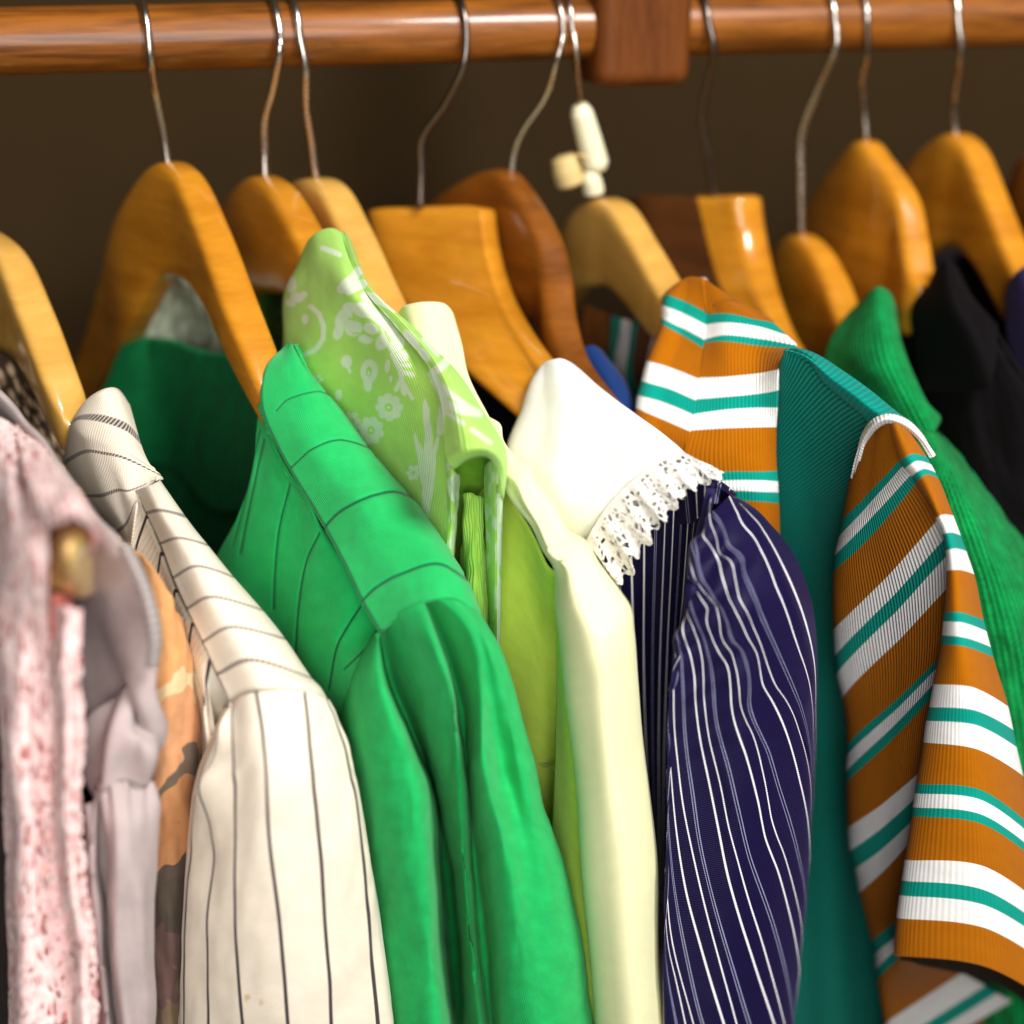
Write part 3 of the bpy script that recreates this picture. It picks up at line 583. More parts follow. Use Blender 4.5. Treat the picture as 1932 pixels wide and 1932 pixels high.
# sleeve; every curve is one pinstripe
loft('sleeve', [[(420, 1334, -19.4), (395, 1400, -19.6), (366, 1500, -18.8), (352, 1617, -18.4), (345, 1786, -18.3), (334, 1960, -18.3)],
                [(425, 1332, -19.9), (405, 1385, -20.4), (372, 1480, -20.2), (362, 1620, -20.0), (350, 1786, -20.0), (342, 1960, -20)],
                [(431, 1330, -20.5), (414, 1363, -20.9), (400, 1430, -21), (378, 1434+30, -21), (398, 1566, -21.2), (402, 1600, -21.2), (394, 1718, -21.2), (391, 1960, -21.2)],
                [(438, 1322, -20.65), (439, 1390, -21.3), (444, 1480, -21.9), (444, 1583, -22.1), (443, 1684, -22.2), (452, 1853, -22.2), (461, 1960, -22.2)],
                [(484, 1306, -21.4), (493, 1360, -21.9), (501, 1447, -22.7), (508, 1583, -22.9), (525, 1718, -23), (541, 1900, -23), (545, 1960, -23)],
                [(574, 1304, -21.05), (583, 1380, -21.9), (589, 1447, -22.4), (603, 1600, -22.7), (613, 1735, -22.8), (626, 1932, -22.8), (628, 1960, -22.8)],
                [(614, 1318, -20.6), (648, 1400, -21.1), (656, 1430, -21.3), (682, 1583, -21.8), (696, 1752, -21.9), (712, 1932, -22), (714, 1960, -22)],
                [(618, 1322, -19.8), (656, 1395, -20.2), (671, 1470, -20.3), (697, 1610, -20.6), (724, 1786, -20.8), (741, 1932, -21), (744, 1960, -21)]],
     m_csl, g, svals=[-1.6, -1, 0, 1, 2, 3, 4, 4.5], ns=140, nt=140, wrapR=(-14, 4), wrapL=(10, 3), thick=.12, mask=lambda u, v, s, t: np.maximum(ell(u, v, 467, 1881, 4, 6), ell(u, v, 495, 1890, 4, 5)), wrink=.25, wfreq=(.5, .25))
# ===== green jacket
GREEN = c4(.014, .43, .105)
def greencol(k):
    a = k.n.new('ShaderNodeAttribute'); a.attribute_name = 'mask'
    return k.mix(a.outputs[2], GREEN, c4(.002, .11, .04))
YS = [([(606, 1001), (640, 966), (690, 939), (741, 927), (785, 938)], 2.6), ([(681, 1134), (708, 1109), (745, 1087), (808, 1064), (842, 1067), (880, 1092)], 2.6),
      ([(545, 885), (560, 872), (590, 846), (640, 829), (697, 844), (712, 860)], 1.6), ([(520, 775), (545, 752), (600, 738), (640, 752)], 1.2)]
FS = [([(545, 912), (525, 995), (516, 1079), (513, 1150)], 1.6), ([(603, 1006), (576, 1062), (562, 1147), (556, 1240)], 1.9), ([(680, 1145), (655, 1185), (636, 1225), (622, 1300)], 2.2), ([(708, 1200), (680, 1230), (650, 1262)], 1.6), ([(498, 829), (474, 944), (454, 1045)], 1.6), ([(490, 812), (465, 930), (440, 1030)], 1.0)]
def strokes(SS, u, v, k=1):
    m = np.zeros(u.shape)
    for P, w in SS:
        Q = herm(np.arange(len(P), dtype=float), np.array(P, float), np.linspace(0, len(P)-1, (len(P)-1)*7+1)); m = np.maximum(m, stroke(u, v, [tuple(q) for q in Q], w*k))
    return m
m_g = cloth('green_twill', GREEN, colfn=lambda k: greencol(k), rib=(0, 8.5, .3, .0), sheen=.75, sheen_tint=(.62, 1, .70, 1), mottle=.10, spec=.25)
m_gf = cloth('green_twill_front', GREEN, colfn=lambda k: greencol(k), rib=(0, 8, .25, .2), sheen=.35, sheen_tint=(.62, 1, .70, 1), mottle=.12, spec=.2)
m_gs = cloth('green_sateen', GREEN, sheen=.42, sheen_tint=(.5, 1, .60, 1), mottle=.16, spec=.15, rough=.75, noise_bump=.5, rib=(0, 8.5, .35, .3))
m_gt = cloth('green_thread', c4(.004, .17, .06), sheen=.2)
g = garment('jacket', 'plain bright green jacket with seamed shoulder and pleated sleeve', 'jacket', (560, 800, -12))
gs_ = [(543, 645, -9), (501, 690, -9.4), (491, 760, -10.4), (521, 842, -11.8), (555, 903, -13), (606, 990, -14.7), (654, 1079, -16.9), (682, 1140, -18.3), (712, 1192, -19.5)]
gt_ = [(547, 647, -9.4), (545, 700, -10.2), (560, 760, -11.4), (589, 830, -13), (630, 890, -14.3), (682, 950, -16), (738, 1050, -18), (765, 1095, -19.2), (790, 1136, -20.4)]
gu_ = [(552, 650, -9.4), (575, 700, -10.2), (608, 752, -11.3), (645, 812, -12.6), (690, 868, -13.9), (742, 930, -15.5), (806, 1020, -18), (838, 1074, -19.4), (858, 1128, -20.5)]
gv_ = [(558, 655, -9), (593, 713, -9.6), (636, 762, -10.5), (682, 825, -11.7), (733, 888, -13), (792, 955, -14.6), (850, 1040, -17), (882, 1094, -18.4), (908, 1158, -19.6)]
loft('yoke', [gs_, gt_, gu_, gv_], m_g, g, ns=170, nt=340, wrapR=(-16, 6), thick=.25, mask=lambda u, v, s, t: np.maximum(strokes(YS, u, v), .75*(np.abs(s-.012) < .012)), disp=lambda s, t, u, v: -.04*strokes(YS, u, v, 2.2)-.05*np.exp(-(s/.02)**2)+.03*(vnoise(u/14, v/30, 7)-.5))
# front panel: folds back to the left of the seam
fr = [[(504, 700, -8.8), (488, 780, -9.5), (478, 870, -10.4), (450, 971, -9.6), (405, 1060, -8.6), (380, 1160, -8.8), (420, 1400, -10), (470, 1700, -11), (500, 1960, -12)],
      [(504, 705, -9.0), (494, 800, -10.0), (492, 900, -10.8), (474, 1000, -10.6), (448, 1080, -10.2), (440, 1180, -10.4), (500, 1400, -12), (540, 1700, -13), (560, 1960, -13)],
      [(503, 720, -9.4), (505, 830, -10.8), (522, 930, -12), (516, 1020, -12), (506, 1110, -11.8), (504, 1220, -12), (560, 1400, -13), (590, 1700, -13.5), (610, 1960, -14)],
      [(496, 755, -9.9), (521, 845, -11.5), (560, 935, -13), (562, 1040, -13.3), (553, 1130, -13.2), (552, 1250, -13.4), (600, 1400, -14), (630, 1700, -14), (650, 1960, -14.5)],
      [(494, 765, -10.0), (530, 862, -11.9), (592, 970, -14), (602, 1060, -14.6), (600, 1150, -14.8), (598, 1250, -14.9), (640, 1400, -15), (660, 1700, -15), (680, 1960, -15)],
      [(497, 768, -9.6), (546, 888, -12.0), (620, 1014, -14.5), (656, 1090, -16.0), (650, 1170, -16.4), (636, 1270, -16.2), (665, 1400, -16), (690, 1700, -16), (710, 1960, -16)],
      [(506, 775, -8.9), (572, 905, -11.4), (658, 1055, -14.8), (720, 1185, -17.4), (680, 1240, -18), (660, 1290, -17.4), (690, 1400, -17), (720, 1700, -17), (740, 1960, -17)]]
loft('front_panel', fr, m_gf, g, ns=200, nt=340, thick=.25, mask=lambda u, v, s, t: strokes(FS, u, v)*(v < 1330), disp=lambda s, t, u, v: -.04*strokes(FS, u, v, 2.2)+.10*(vnoise(s*7, t*5, 4)-.5)+.35*np.sin(s*9.5+1)*np.clip(t*1.6, 0, 1)*.4)
# sleeve with pleats
gsl = [[(706, 1192, -18.2), (660, 1280, -16.8), (640, 1380, -16), (650, 1500, -16), (670, 1700, -16.5), (700, 1960, -17)],
       [(709, 1192, -19.0), (674, 1268, -18.6), (662, 1370, -18.8), (678, 1520, -19.2), (705, 1700, -19.4), (735, 1960, -19.6)],
       [(711, 1193, -19.4), (700, 1260, -20), (712, 1380, -21.0), (735, 1520, -21.6), (760, 1700, -21.4), (790, 1960, -21.4)],
       [(713, 1194, -19.5), (727, 1282, -20.4), (762, 1372, -21.4), (796, 1472, -21.6), (815, 1640, -21.4), (845, 1960, -21.4)],
       [(716, 1190, -19.2), (740, 1290, -18.0), (776, 1376, -17.4), (820, 1490, -14.6), (842, 1650, -13.0), (868, 1960, -12.6)],
       [(738, 1168, -19.7), (765, 1250, -20.2), (800, 1370, -20.0), (830, 1500, -18.2), (850, 1650, -17.6), (880, 1960, -17.8)],
       [(765, 1148, -20.2), (800, 1230, -21.6), (838, 1330, -22.0), (856, 1440, -21.2), (868, 1650, -20.6), (902, 1960, -20.6)],
       [(796, 1134, -20.5), (824, 1210, -22.0), (852, 1290, -22.3), (868, 1390, -21.4), (882, 1560, -20.6), (916, 1960, -20.6)],
       [(802, 1132, -20.0), (838, 1225, -19.6), (866, 1320, -19.2), (880, 1430, -19.0), (895, 1600, -19), (930, 1960, -19.2)],
       [(822, 1130, -20.5), (864, 1215, -20.6), (888, 1320, -21.2), (898, 1440, -22.0), (916, 1600, -22.0), (948, 1960, -21.6)],
       [(840, 1130, -20.7), (882, 1190, -21.5), (904, 1290, -22.0), (914, 1430, -23.0), (950, 1600, -23.2), (990, 1960, -22.8)],
       [(858, 1131, -20.7), (904, 1200, -21.6), (924, 1300, -21.9), (950, 1450, -21.8), (990, 1620, -22.6), (1035, 1960, -23.0)],
       [(884, 1142, -20.4), (920, 1210, -21.6), (955, 1320, -22.0), (985, 1450, -22.2), (1035, 1640, -22.4), (1080, 1960, -22.4)],
       [(908, 1160, -19.8), (937, 1208, -20.4), (984, 1340, -20.8), (1011, 1441, -20.8), (1065, 1645, -20.8), (1122, 1960, -20.8)]]
loft('sleeve', gsl, m_gs, g, ns=260, nt=160, wrapR=(-18, 4), thick=.12, smooth=10, disp=lambda s, t, u, v: .45*(vnoise(u/45, v/150, 21)-.5)*np.clip(t*3, 0, 1)+.10*(vnoise(u/16, v/40, 3)-.5)*np.clip(t*3, 0, 1))
EF = lambda P: [(p[0], p[1], p[2]) for p in P]
# far side of the collar and lining, seen under the hanger arch
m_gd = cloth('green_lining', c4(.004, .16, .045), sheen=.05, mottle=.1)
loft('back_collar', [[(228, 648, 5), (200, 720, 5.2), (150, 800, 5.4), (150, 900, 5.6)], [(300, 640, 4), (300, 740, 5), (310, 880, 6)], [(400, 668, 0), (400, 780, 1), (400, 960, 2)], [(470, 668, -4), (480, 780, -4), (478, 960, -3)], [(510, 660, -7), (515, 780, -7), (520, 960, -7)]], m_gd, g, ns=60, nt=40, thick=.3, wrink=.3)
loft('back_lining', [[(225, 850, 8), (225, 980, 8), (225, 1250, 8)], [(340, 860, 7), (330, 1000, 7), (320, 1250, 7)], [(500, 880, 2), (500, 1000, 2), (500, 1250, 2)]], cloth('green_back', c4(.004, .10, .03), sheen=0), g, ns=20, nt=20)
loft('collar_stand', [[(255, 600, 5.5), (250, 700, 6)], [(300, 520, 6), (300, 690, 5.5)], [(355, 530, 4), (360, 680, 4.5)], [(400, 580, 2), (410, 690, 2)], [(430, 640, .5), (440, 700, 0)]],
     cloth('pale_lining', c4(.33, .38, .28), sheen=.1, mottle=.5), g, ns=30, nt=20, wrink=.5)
# black sheet added as shade filling the gaps below the collars
m_blk = cloth('gap_shade_black', c4(.006, .005, .006), sheen=.05, mottle=.2)
g = garment('coat', 'black sheet added for shade in the gap under the arched hanger, behind the green collar', 'coat', (330, 1000, 10))
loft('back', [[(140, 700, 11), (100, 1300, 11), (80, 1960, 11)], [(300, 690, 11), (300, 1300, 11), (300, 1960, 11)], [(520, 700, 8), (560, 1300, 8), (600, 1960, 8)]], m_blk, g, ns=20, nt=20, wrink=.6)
# ===== lime jacket with pale flowers
def limemask(u, v, s, t):
    m = np.zeros(u.shape)
    f = lambda x: np.maximum(m, x)
    # big ruffled flower
    for (x, y, a, b, r) in ((650, 600, 14, 22, .5), (662, 580, 14, 10, 0), (690, 585, 22, 14, .2), (715, 600, 20, 14, .4), (735, 622, 18, 15, .8), (748, 648, 15, 17, .5), (640, 625, 9, 16, .3), (668, 618, 16, 16, 0), (700, 620, 14, 10, .4), (722, 645, 12, 16, .5), (760, 672, 12, 10, .5), (690, 640, 13, 8, .2)): m = f(ell(u, v, x, y, a, b, r))
    m = m*(1-.9*stroke(u, v, [(660, 600), (680, 606), (700, 604), (716, 618)], 2.2))*(1-.9*stroke(u, v, [(668, 628), (690, 630), (706, 640)], 1.8))*(1-.9*stroke(u, v, [(726, 625), (736, 645)], 2))
    # bell shaped bloom below
    m = f(ell(u, v, 699, 700, 17, 22)); m = f(ell(u, v, 697, 722, 9, 16)); m = m*(1-ell(u, v, 699, 700, 6, 9)); m = f(ell(u, v, 699, 703, 2.5, 4))
    m = f(ell(u, v, 655, 682, 10, 12)); m = f(stroke(u, v, [(655, 682), (661, 702)], 2.5)); m = f(ell(u, v, 734, 690, 5, 12)); m = f(ell(u, v, 741, 714, 3, 6))
    m = f(stroke(u, v, [(742, 668), (758, 700), (764, 742)], 4.5)); m = f(stroke(u, v, [(760, 712), (750, 735)], 4)); m = f(stroke(u, v, [(758, 700), (780, 708)], 4)); m = f(stroke(u, v, [(760, 716), (778, 752)], 3.5)); m = f(stroke(u, v, [(752, 688), (774, 690)], 3.5))
    m = f(flower(u, v, 735, 768, 23, 8)); m = f(flower(u, v, 700, 812, 23, 8, rot=.3)); m = f(flower(u, v, 664, 795, 16, 6)); m = f(flower(u, v, 778, 893, 13, 6, False))
    # leaf spikes
    for (x, y, L, w, a) in ((801, 790, 36, 6, 0), (806, 850, 50, 9, .02), (786, 850, 32, 4.5, -.25), (820, 850, 28, 4.5, .2), (794, 880, 40, 6, -.1), (816, 900, 44, 6, .1), (803, 940, 40, 8, 0)): m = f(ell(u, v, x, y, w, L, a))
    m = f(stroke(u, v, [(806, 770), (806, 1000)], 2.5))
    # scroll at the left
    m = f(stroke(u, v, [(586, 578), (604, 592), (613, 615), (612, 640), (598, 660), (578, 668)], 4.5)); m = f(ell(u, v, 577, 602, 7, 9))
    m = f(ell(u, v, 553, 538, 9, 15)); m = f(ell(u, v, 563, 562, 12, 9)); m = f(ell(u, v, 550, 572, 9, 7)); m = f(ell(u, v, 575, 556, 6, 6)); m = f(flower(u, v, 603, 715, 9, 5, False)); m = f(ell(u, v, 640, 745, 6, 10))
    # white sprays on the shoulder
    for P, w in (([(646, 545), (664, 528), (676, 512)], 9), ([(660, 548), (684, 536)], 9), ([(690, 560), (720, 566), (745, 580)], 10), ([(815, 705), (835, 690), (846, 678)], 8), ([(820, 716), (832, 740), (838, 762), (866, 772), (898, 778)], 9), ([(824, 720), (848, 742), (880, 766), (905, 782)], 6),
                 ([(834, 770), (830, 790), (829, 815)], 7), ([(838, 776), (860, 790), (874, 800)], 4), ([(800, 640), (826, 668)], 5), ([(890, 810), (925, 835)], 4), ([(612, 470), (640, 480)], 5)): m = f(stroke(u, v, P, w))
    m = f(ell(u, v, 776, 640, 22, 9, .9)); m = f(ell(u, v, 800, 668, 16, 7, .9))
    return np.clip(m, 0, 1)
def limecol(k):
    a = k.n.new('ShaderNodeAttribute'); a.attribute_name = 'mask'
    return k.mix(a.outputs[2], c4(.42, .74, .13), c4(.70, .82, .58))
m_l = cloth('lime_floral_knit', None, colfn=limecol, rib=(0, 6, .6, 0), sheen=.45, sheen_tint=(.9, 1, .8, 1), mottle=.08)
m_lr = cloth('lime_rib_knit', c4(.40, .72, .10), rib=(0, 5.5, 1.0, 0), sheen=.5, sheen_tint=(.9, 1, .8, 1), mottle=.05)
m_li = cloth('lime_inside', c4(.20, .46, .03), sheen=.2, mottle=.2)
g = garment('jacket', 'lime green jacket printed with pale grey flowers, behind the plain green jacket', 'jacket', (640, 560, -8))
body = [[(572, 478, -5.5), (540, 560, -5.4), (534, 640, -6.5), (540, 720, -7), (560, 800, -7), (600, 900, -8), (640, 1000, -8)],
        [(585, 455, -6.5), (580, 550, -8), (596, 640, -9), (620, 730, -9.6), (650, 820, -9.6), (690, 930, -10.4), (720, 1040, -10.4)],
        [(605, 438, -7.2), (620, 540, -9.8), (665, 640, -10.8), (705, 740, -12), (730, 840, -12.4), (760, 950, -12.8), (780, 1060, -13)],
        [(628, 431, -7.4), (655, 525, -10.8), (715, 625, -12.8), (770, 720, -14.6), (790, 830, -15), (806, 950, -15), (815, 1080, -15)],
        [(650, 438, -6.9), (688, 535, -10.3), (760, 620, -12.9), (824, 705, -15.5), (842, 800, -16.8), (848, 900, -16.6), (844, 1030, -16.2)]]
loft('floral_body', body, m_l, g, ns=220, nt=320, mask=limemask, thick=.2, wrapL=(6, 3), disp=lambda s, t, u, v: .3*(vnoise(u/60, v/90, 31)-.5))
cap = [[(646, 436, -7.2), (679, 533, -10.7), (750, 620, -13.3), (812, 700, -15.9), (834, 770, -17.3), (838, 830, -18.2), (846, 872, -18.8), (858, 885, -18.6)],
       [(652, 438, -7.2), (690, 532, -10.9), (768, 615, -13.6), (832, 695, -16.4), (862, 765, -18.2), (874, 822, -19.4), (880, 856, -19.8), (884, 866, -19.4)],
       [(658, 446, -7.0), (697, 538, -10.6), (785, 622, -13.2), (848, 695, -15.8), (890, 768, -17.8), (912, 822, -19.4), (918, 852, -19.8), (916, 862, -19.4)],
       [(665, 462, -6.4), (700, 547, -10), (801, 640, -12.4), (866, 705, -14.6), (910, 776, -16.8), (937, 825, -18.2), (945, 872, -18.8), (937, 885, -18.6)],
       [(667, 480, -5.6), (703, 556, -8.6), (806, 652, -11), (872, 717, -13), (918, 790, -15), (952, 840, -16.6), (957, 890, -17.4), (950, 944, -17.6)]]
loft('shoulder_cap', cap, cloth('lime_cap', None, colfn=limecol, rib=(0, 6, 1.1, 0), sheen=.5, sheen_tint=(.9, 1, .8, 1), mottle=.05), g, ns=120, nt=240, mask=limemask, wrapR=(-14, 4), thick=.35)
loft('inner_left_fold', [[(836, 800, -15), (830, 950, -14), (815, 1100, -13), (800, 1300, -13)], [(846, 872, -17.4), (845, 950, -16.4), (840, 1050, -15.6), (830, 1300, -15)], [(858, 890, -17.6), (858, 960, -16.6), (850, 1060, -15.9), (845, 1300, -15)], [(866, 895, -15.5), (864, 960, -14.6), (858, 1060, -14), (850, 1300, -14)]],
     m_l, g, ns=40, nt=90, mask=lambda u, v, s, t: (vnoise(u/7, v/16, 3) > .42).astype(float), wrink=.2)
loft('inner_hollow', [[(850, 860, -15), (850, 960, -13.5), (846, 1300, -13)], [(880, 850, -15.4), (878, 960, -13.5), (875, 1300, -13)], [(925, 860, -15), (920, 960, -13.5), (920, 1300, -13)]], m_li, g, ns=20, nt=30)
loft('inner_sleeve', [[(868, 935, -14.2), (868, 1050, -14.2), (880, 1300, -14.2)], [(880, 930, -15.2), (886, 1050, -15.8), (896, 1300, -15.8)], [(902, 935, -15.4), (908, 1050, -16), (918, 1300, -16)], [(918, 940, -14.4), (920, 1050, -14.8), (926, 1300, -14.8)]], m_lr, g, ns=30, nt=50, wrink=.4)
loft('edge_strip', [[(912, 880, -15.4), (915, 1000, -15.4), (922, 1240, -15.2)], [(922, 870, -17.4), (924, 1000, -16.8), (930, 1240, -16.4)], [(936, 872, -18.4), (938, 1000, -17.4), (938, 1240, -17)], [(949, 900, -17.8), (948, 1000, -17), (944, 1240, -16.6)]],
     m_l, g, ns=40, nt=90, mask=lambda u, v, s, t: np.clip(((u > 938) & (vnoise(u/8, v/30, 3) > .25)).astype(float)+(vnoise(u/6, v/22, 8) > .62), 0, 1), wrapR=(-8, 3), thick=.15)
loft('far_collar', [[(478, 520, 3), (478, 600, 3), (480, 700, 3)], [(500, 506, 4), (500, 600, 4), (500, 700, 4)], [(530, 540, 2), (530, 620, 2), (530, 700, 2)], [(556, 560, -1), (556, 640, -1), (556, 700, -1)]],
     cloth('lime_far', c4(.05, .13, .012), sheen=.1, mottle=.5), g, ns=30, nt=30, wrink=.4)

# ===== pale yellow jacket
m_y = cloth('pale_yellow_twill', c4(.87, .85, .50), sheen=.3, noise_bump=.35, mottle=.04, trans=.08)
m_yg = cloth('yellow_green_side', c4(.72, .93, .13), sheen=.25, mottle=.08, trans=.2, noise_bump=.3)
g = garment('jacket', 'plain pale yellow jacket right of the lime floral jacket', 'jacket', (820, 600, -11))
loft('collar', [[(752, 590, -9), (770, 690, -11), (800, 780, -12)], [(765, 576, -10), (800, 700, -13.4), (840, 800, -14.6)], [(800, 569, -10.6), (838, 690, -13.4), (880, 800, -15)], [(838, 572, -10.3), (866, 690, -12.8), (905, 790, -14.8)], [(856, 592, -9.6), (872, 650, -11.3), (882, 700, -12.2), (926, 792, -14.4)]],
     m_y, g, ns=40, nt=60, wrapR=(-10, 3), thick=.25)
yr = [(926, 788, -14.6), (944, 800, -15), (950, 830, -15.6), (970, 857, -16.2), (996, 873, -16.8), (1015, 910, -17.6), (1042, 944, -18.4), (1079, 1005, -19.6), (1106, 1022, -20.1), (1130, 1062, -20.8), (1167, 1113, -21.4), (1190, 1150, -21.7), (1195, 1190, -21.8), (1203, 1293, -21.6), (1225, 1498, -21.6), (1238, 1617, -21.6), (1245, 1837, -21.6), (1260, 1960, -21.6)]
yc = [(912, 800, -14.8), (925, 815, -15.4), (934, 850, -16.2), (952, 885, -17), (975, 905, -17.8), (994, 945, -18.6), (1018, 985, -19.4), (1050, 1045, -20.8), (1082, 1072, -21.4), (1102, 1112, -22), (1126, 1160, -22.8), (1140, 1190, -23.2), (1144, 1230, -23.4), (1152, 1310, -23.4), (1172, 1500, -23.4), (1190, 1620, -23.4), (1203, 1837, -23.4), (1214, 1960, -23.4)]
yl = [(900, 812, -14.2), (912, 836, -14.8), (925, 870, -15.4), (940, 905, -16), (955, 930, -16.8), (975, 960, -17.6), (1000, 990, -18.4), (1022, 1040, -19.4), (1038, 1075, -20), (1040, 1110, -20.2), (1048, 1160, -20.8), (1056, 1200, -21.2), (1060, 1240, -21.4), (1067, 1310, -21.5), (1089, 1500, -21.6), (1099, 1634, -21.6), (1113, 1769, -21.6), (1129, 1960, -21.6)]
yq = [((a[0]*.55+b[0]*.45), (a[1]*.55+b[1]*.45), min(a[2], b[2])+.35) for a, b in zip(yl, yc)]
def yd(s, t, u, v): return .25*(vnoise(u/70, v/160, 41)-.5)*np.clip((v-1150)/200, 0, 1)+.5*np.exp(-(((u-1040)/22)**2+((v-1090)/50)**2))*-.4
loft('sleeve', [yl, yq, yc, yr], m_y, g, ns=90, nt=220, wrapR=(-16, 4), wrapL=(12, 3), disp=yd, thick=.22)
loft('front_panel', [[(880, 860, -13.2), (880, 1100, -14), (900, 1400, -14.6), (960, 1700, -15), (1010, 1960, -15)], [(935, 905, -14.6), (938, 1100, -15.0), (950, 1400, -15.4), (1020, 1700, -15.6), (1060, 1960, -15.6)],
                     [(985, 980, -16.5), (990, 1120, -16.0), (1010, 1400, -16.2), (1055, 1700, -16.2), (1090, 1960, -16.2)], [(1040, 1090, -18.4), (1036, 1160, -17), (1052, 1400, -16.8), (1085, 1700, -16.8), (1110, 1960, -16.8)], [(1060, 1120, -19), (1075, 1200, -18.4), (1100, 1400, -18), (1120, 1700, -18), (1140, 1960, -18)]],
     m_yg, g, ns=60, nt=100, disp=lambda s, t, u, v: .35*(vnoise(u/40, v/200, 5)-.5)-.7*np.exp(-((u-1046+((v-1400)*.0))/10)**2)*(v < 1560))
loft('under_sleeve', [[(1050, 1130, -19.6), (1050, 1280, -19.2), (1046, 1450, -18.6), (1040, 1600, -18.2), (1060, 1960, -18)], [(1058, 1160, -20.4), (1062, 1290, -20.4), (1070, 1450, -20.2), (1075, 1600, -20), (1100, 1960, -20)], [(1062, 1200, -20.9), (1075, 1310, -21.0), (1094, 1500, -21), (1105, 1634, -21), (1132, 1960, -21)]], m_yg, g, ns=24, nt=80)
seam_line(g, 'dart_seam', [(1005, 1432, -15.9), (1020, 1440, -16.1), (1036, 1446, -16.5), (1046, 1450, -17)], cloth('yellow_thread', c4(.50, .55, .12)), .12, -.1)

# ===== black sheet put in as gap shade beneath the flat topped hanger
g = garment('coat', 'black sheet standing in for shade in the gap between pale yellow collar and white collar', 'coat', (930, 760, -4))
loft('back', [[(860, 640, -3), (860, 900, -3), (880, 1300, -4)], [(960, 700, -5), (960, 900, -6), (960, 1300, -6)], [(1060, 800, -7), (1060, 900, -8), (1040, 1300, -8)]], cloth('gap_shade_blue_black', c4(.010, .007, .02), sheen=.1), g, ns=20, nt=20)

# ===== navy pinstriped dress with white lace edged collar
def navycol(k):
    p = k.uv('UVMap', 0)
    wd = k.math('MULTIPLY_ADD', p, -.0040, .0325)
    w = k.lines(p, (0, .333), wd); f = k.lines(p, (.65, .705), k.math('MULTIPLY', wd, .42))
    c = k.mix(k.math('MULTIPLY', f, .6), c4(.006, .0032, .034), c4(.50, .52, .75))
    return k.mix(w, c, c4(.88, .86, .88))
m_n = cloth('navy_pinstripe', None, colfn=navycol, sheen=.12, sheen_tint=(.5, .4, 1, 1), spec=.3, rough=.5, mottle=.1, noise_bump=.2, rib=(1, 7, .35, .3))
g = garment('dress', 'navy pinstriped dress with puffed sleeve and white lace trimmed collar', 'dress', (1150, 800, -14))
def z6(*P): return [(1278+x*.3386, 639+y*.3386) for x, y in P]
def z9(*P): return [(1278+x*.3386, 1278+y*.3386) for x, y in P]
SR = [(1346, 913), (1386, 937), (1420, 954), (1447, 981), (1471, 1008), (1498, 1045), (1522, 1103), (1534, 1140), (1541, 1188), (1543, 1293), (1540, 1400), (1537, 1500), (1531, 1600), (1522, 1718), (1512, 1820), (1499, 1960)]
S1 = [(1384, 937)]+z6((440, 1010), (520, 1130), (600, 1290), (660, 1430), (720, 1600), (768, 1830))+[(1540, 1300), (1539, 1345), (1538, 1500), (1529, 1600), (1520, 1718), (1510, 1820), (1497, 1960)]
S2 = [(1376, 936)]+z6((370, 1030), (440, 1130), (500, 1240), (550, 1380), (600, 1500), (660, 1680), (740, 1932))+[(1534, 1340), (1534, 1400), (1533, 1500), (1525, 1600), (1516, 1718), (1506, 1820), (1493, 1960)]
S3 = [(1343, 965)]+z6((270, 1090), (340, 1220), (390, 1340), (440, 1480), (490, 1600), (560, 1750), (640, 1932))+z9((700, 200), (742, 430))+[(1529, 1500), (1524, 1600), (1514, 1718), (1503, 1820), (1489, 1960)]
S4 = z6((180, 1010), (210, 1110), (280, 1220), (330, 1370), (370, 1500), (430, 1620), (480, 1750), (550, 1932))+z9((620, 150), (690, 330), (730, 500), (745, 700))+[(1522, 1600), (1510, 1718), (1498, 1820), (1484, 1960)]
S5 = z6((150, 1050), (160, 1115), (220, 1190), (240, 1290), (270, 1400), (330, 1530), (390, 1660), (440, 1750), (480, 1932))+z9((540, 150), (640, 400), (690, 600), (720, 750), (738, 950), (735, 1150), (715, 1400), (690, 1700), (655, 2010))
S6 = z6((110, 1190), (130, 1310), (200, 1440), (270, 1560), (290, 1650), (370, 1760), (390, 1850), (400, 1932))+z9((400, 150), (510, 430), (560, 600), (640, 850), (690, 1050), (715, 1200), (700, 1500), (680, 1750), (645, 2010))
S7 = z6((85, 1300), (110, 1370), (190, 1450), (230, 1530), (235, 1630), (310, 1770), (340, 1932))+z9((350, 150), (430, 350), (490, 600), (530, 820), (600, 1000), (660, 1200), (698, 1400), (690, 1600), (670, 1800), (640, 2010))
S8 = z6((75, 1370), (120, 1430), (170, 1510), (165, 1600), (220, 1720), (280, 1830), (295, 1932))+z9((300, 150), (400, 500), (450, 700), (490, 900), (560, 1080), (620, 1280), (660, 1450), (685, 1700), (660, 1850), (635, 2010))
S9 = z6((62, 1450), (95, 1540), (130, 1630), (170, 1750), (200, 1932))+z9((210, 200), (290, 530), (340, 750), (400, 1000), (470, 1200), (540, 1400), (620, 1700), (665, 2010))
S10 = z6((55, 1500), (100, 1640), (140, 1800), (145, 1932))+z9((170, 300), (240, 600), (290, 850), (330, 1000), (400, 1250), (480, 1500), (600, 1932), (620, 2010))
S11 = z6((35, 1590), (60, 1730), (90, 1830), (95, 1932))+z9((120, 300), (180, 600), (230, 850), (280, 1100), (350, 1350), (430, 1600), (540, 1932), (565, 2010))
S12 = z6((10, 1640), (25, 1800), (30, 1932))+z9((50, 400), (85, 650), (120, 900), (200, 1250), (300, 1600), (400, 1932), (425, 2010))
S13 = z6((0, 1700), (-20, 1932))+z9((-20, 200), (5, 500), (30, 700), (90, 1000), (160, 1300), (240, 1600), (330, 1932), (350, 2010))
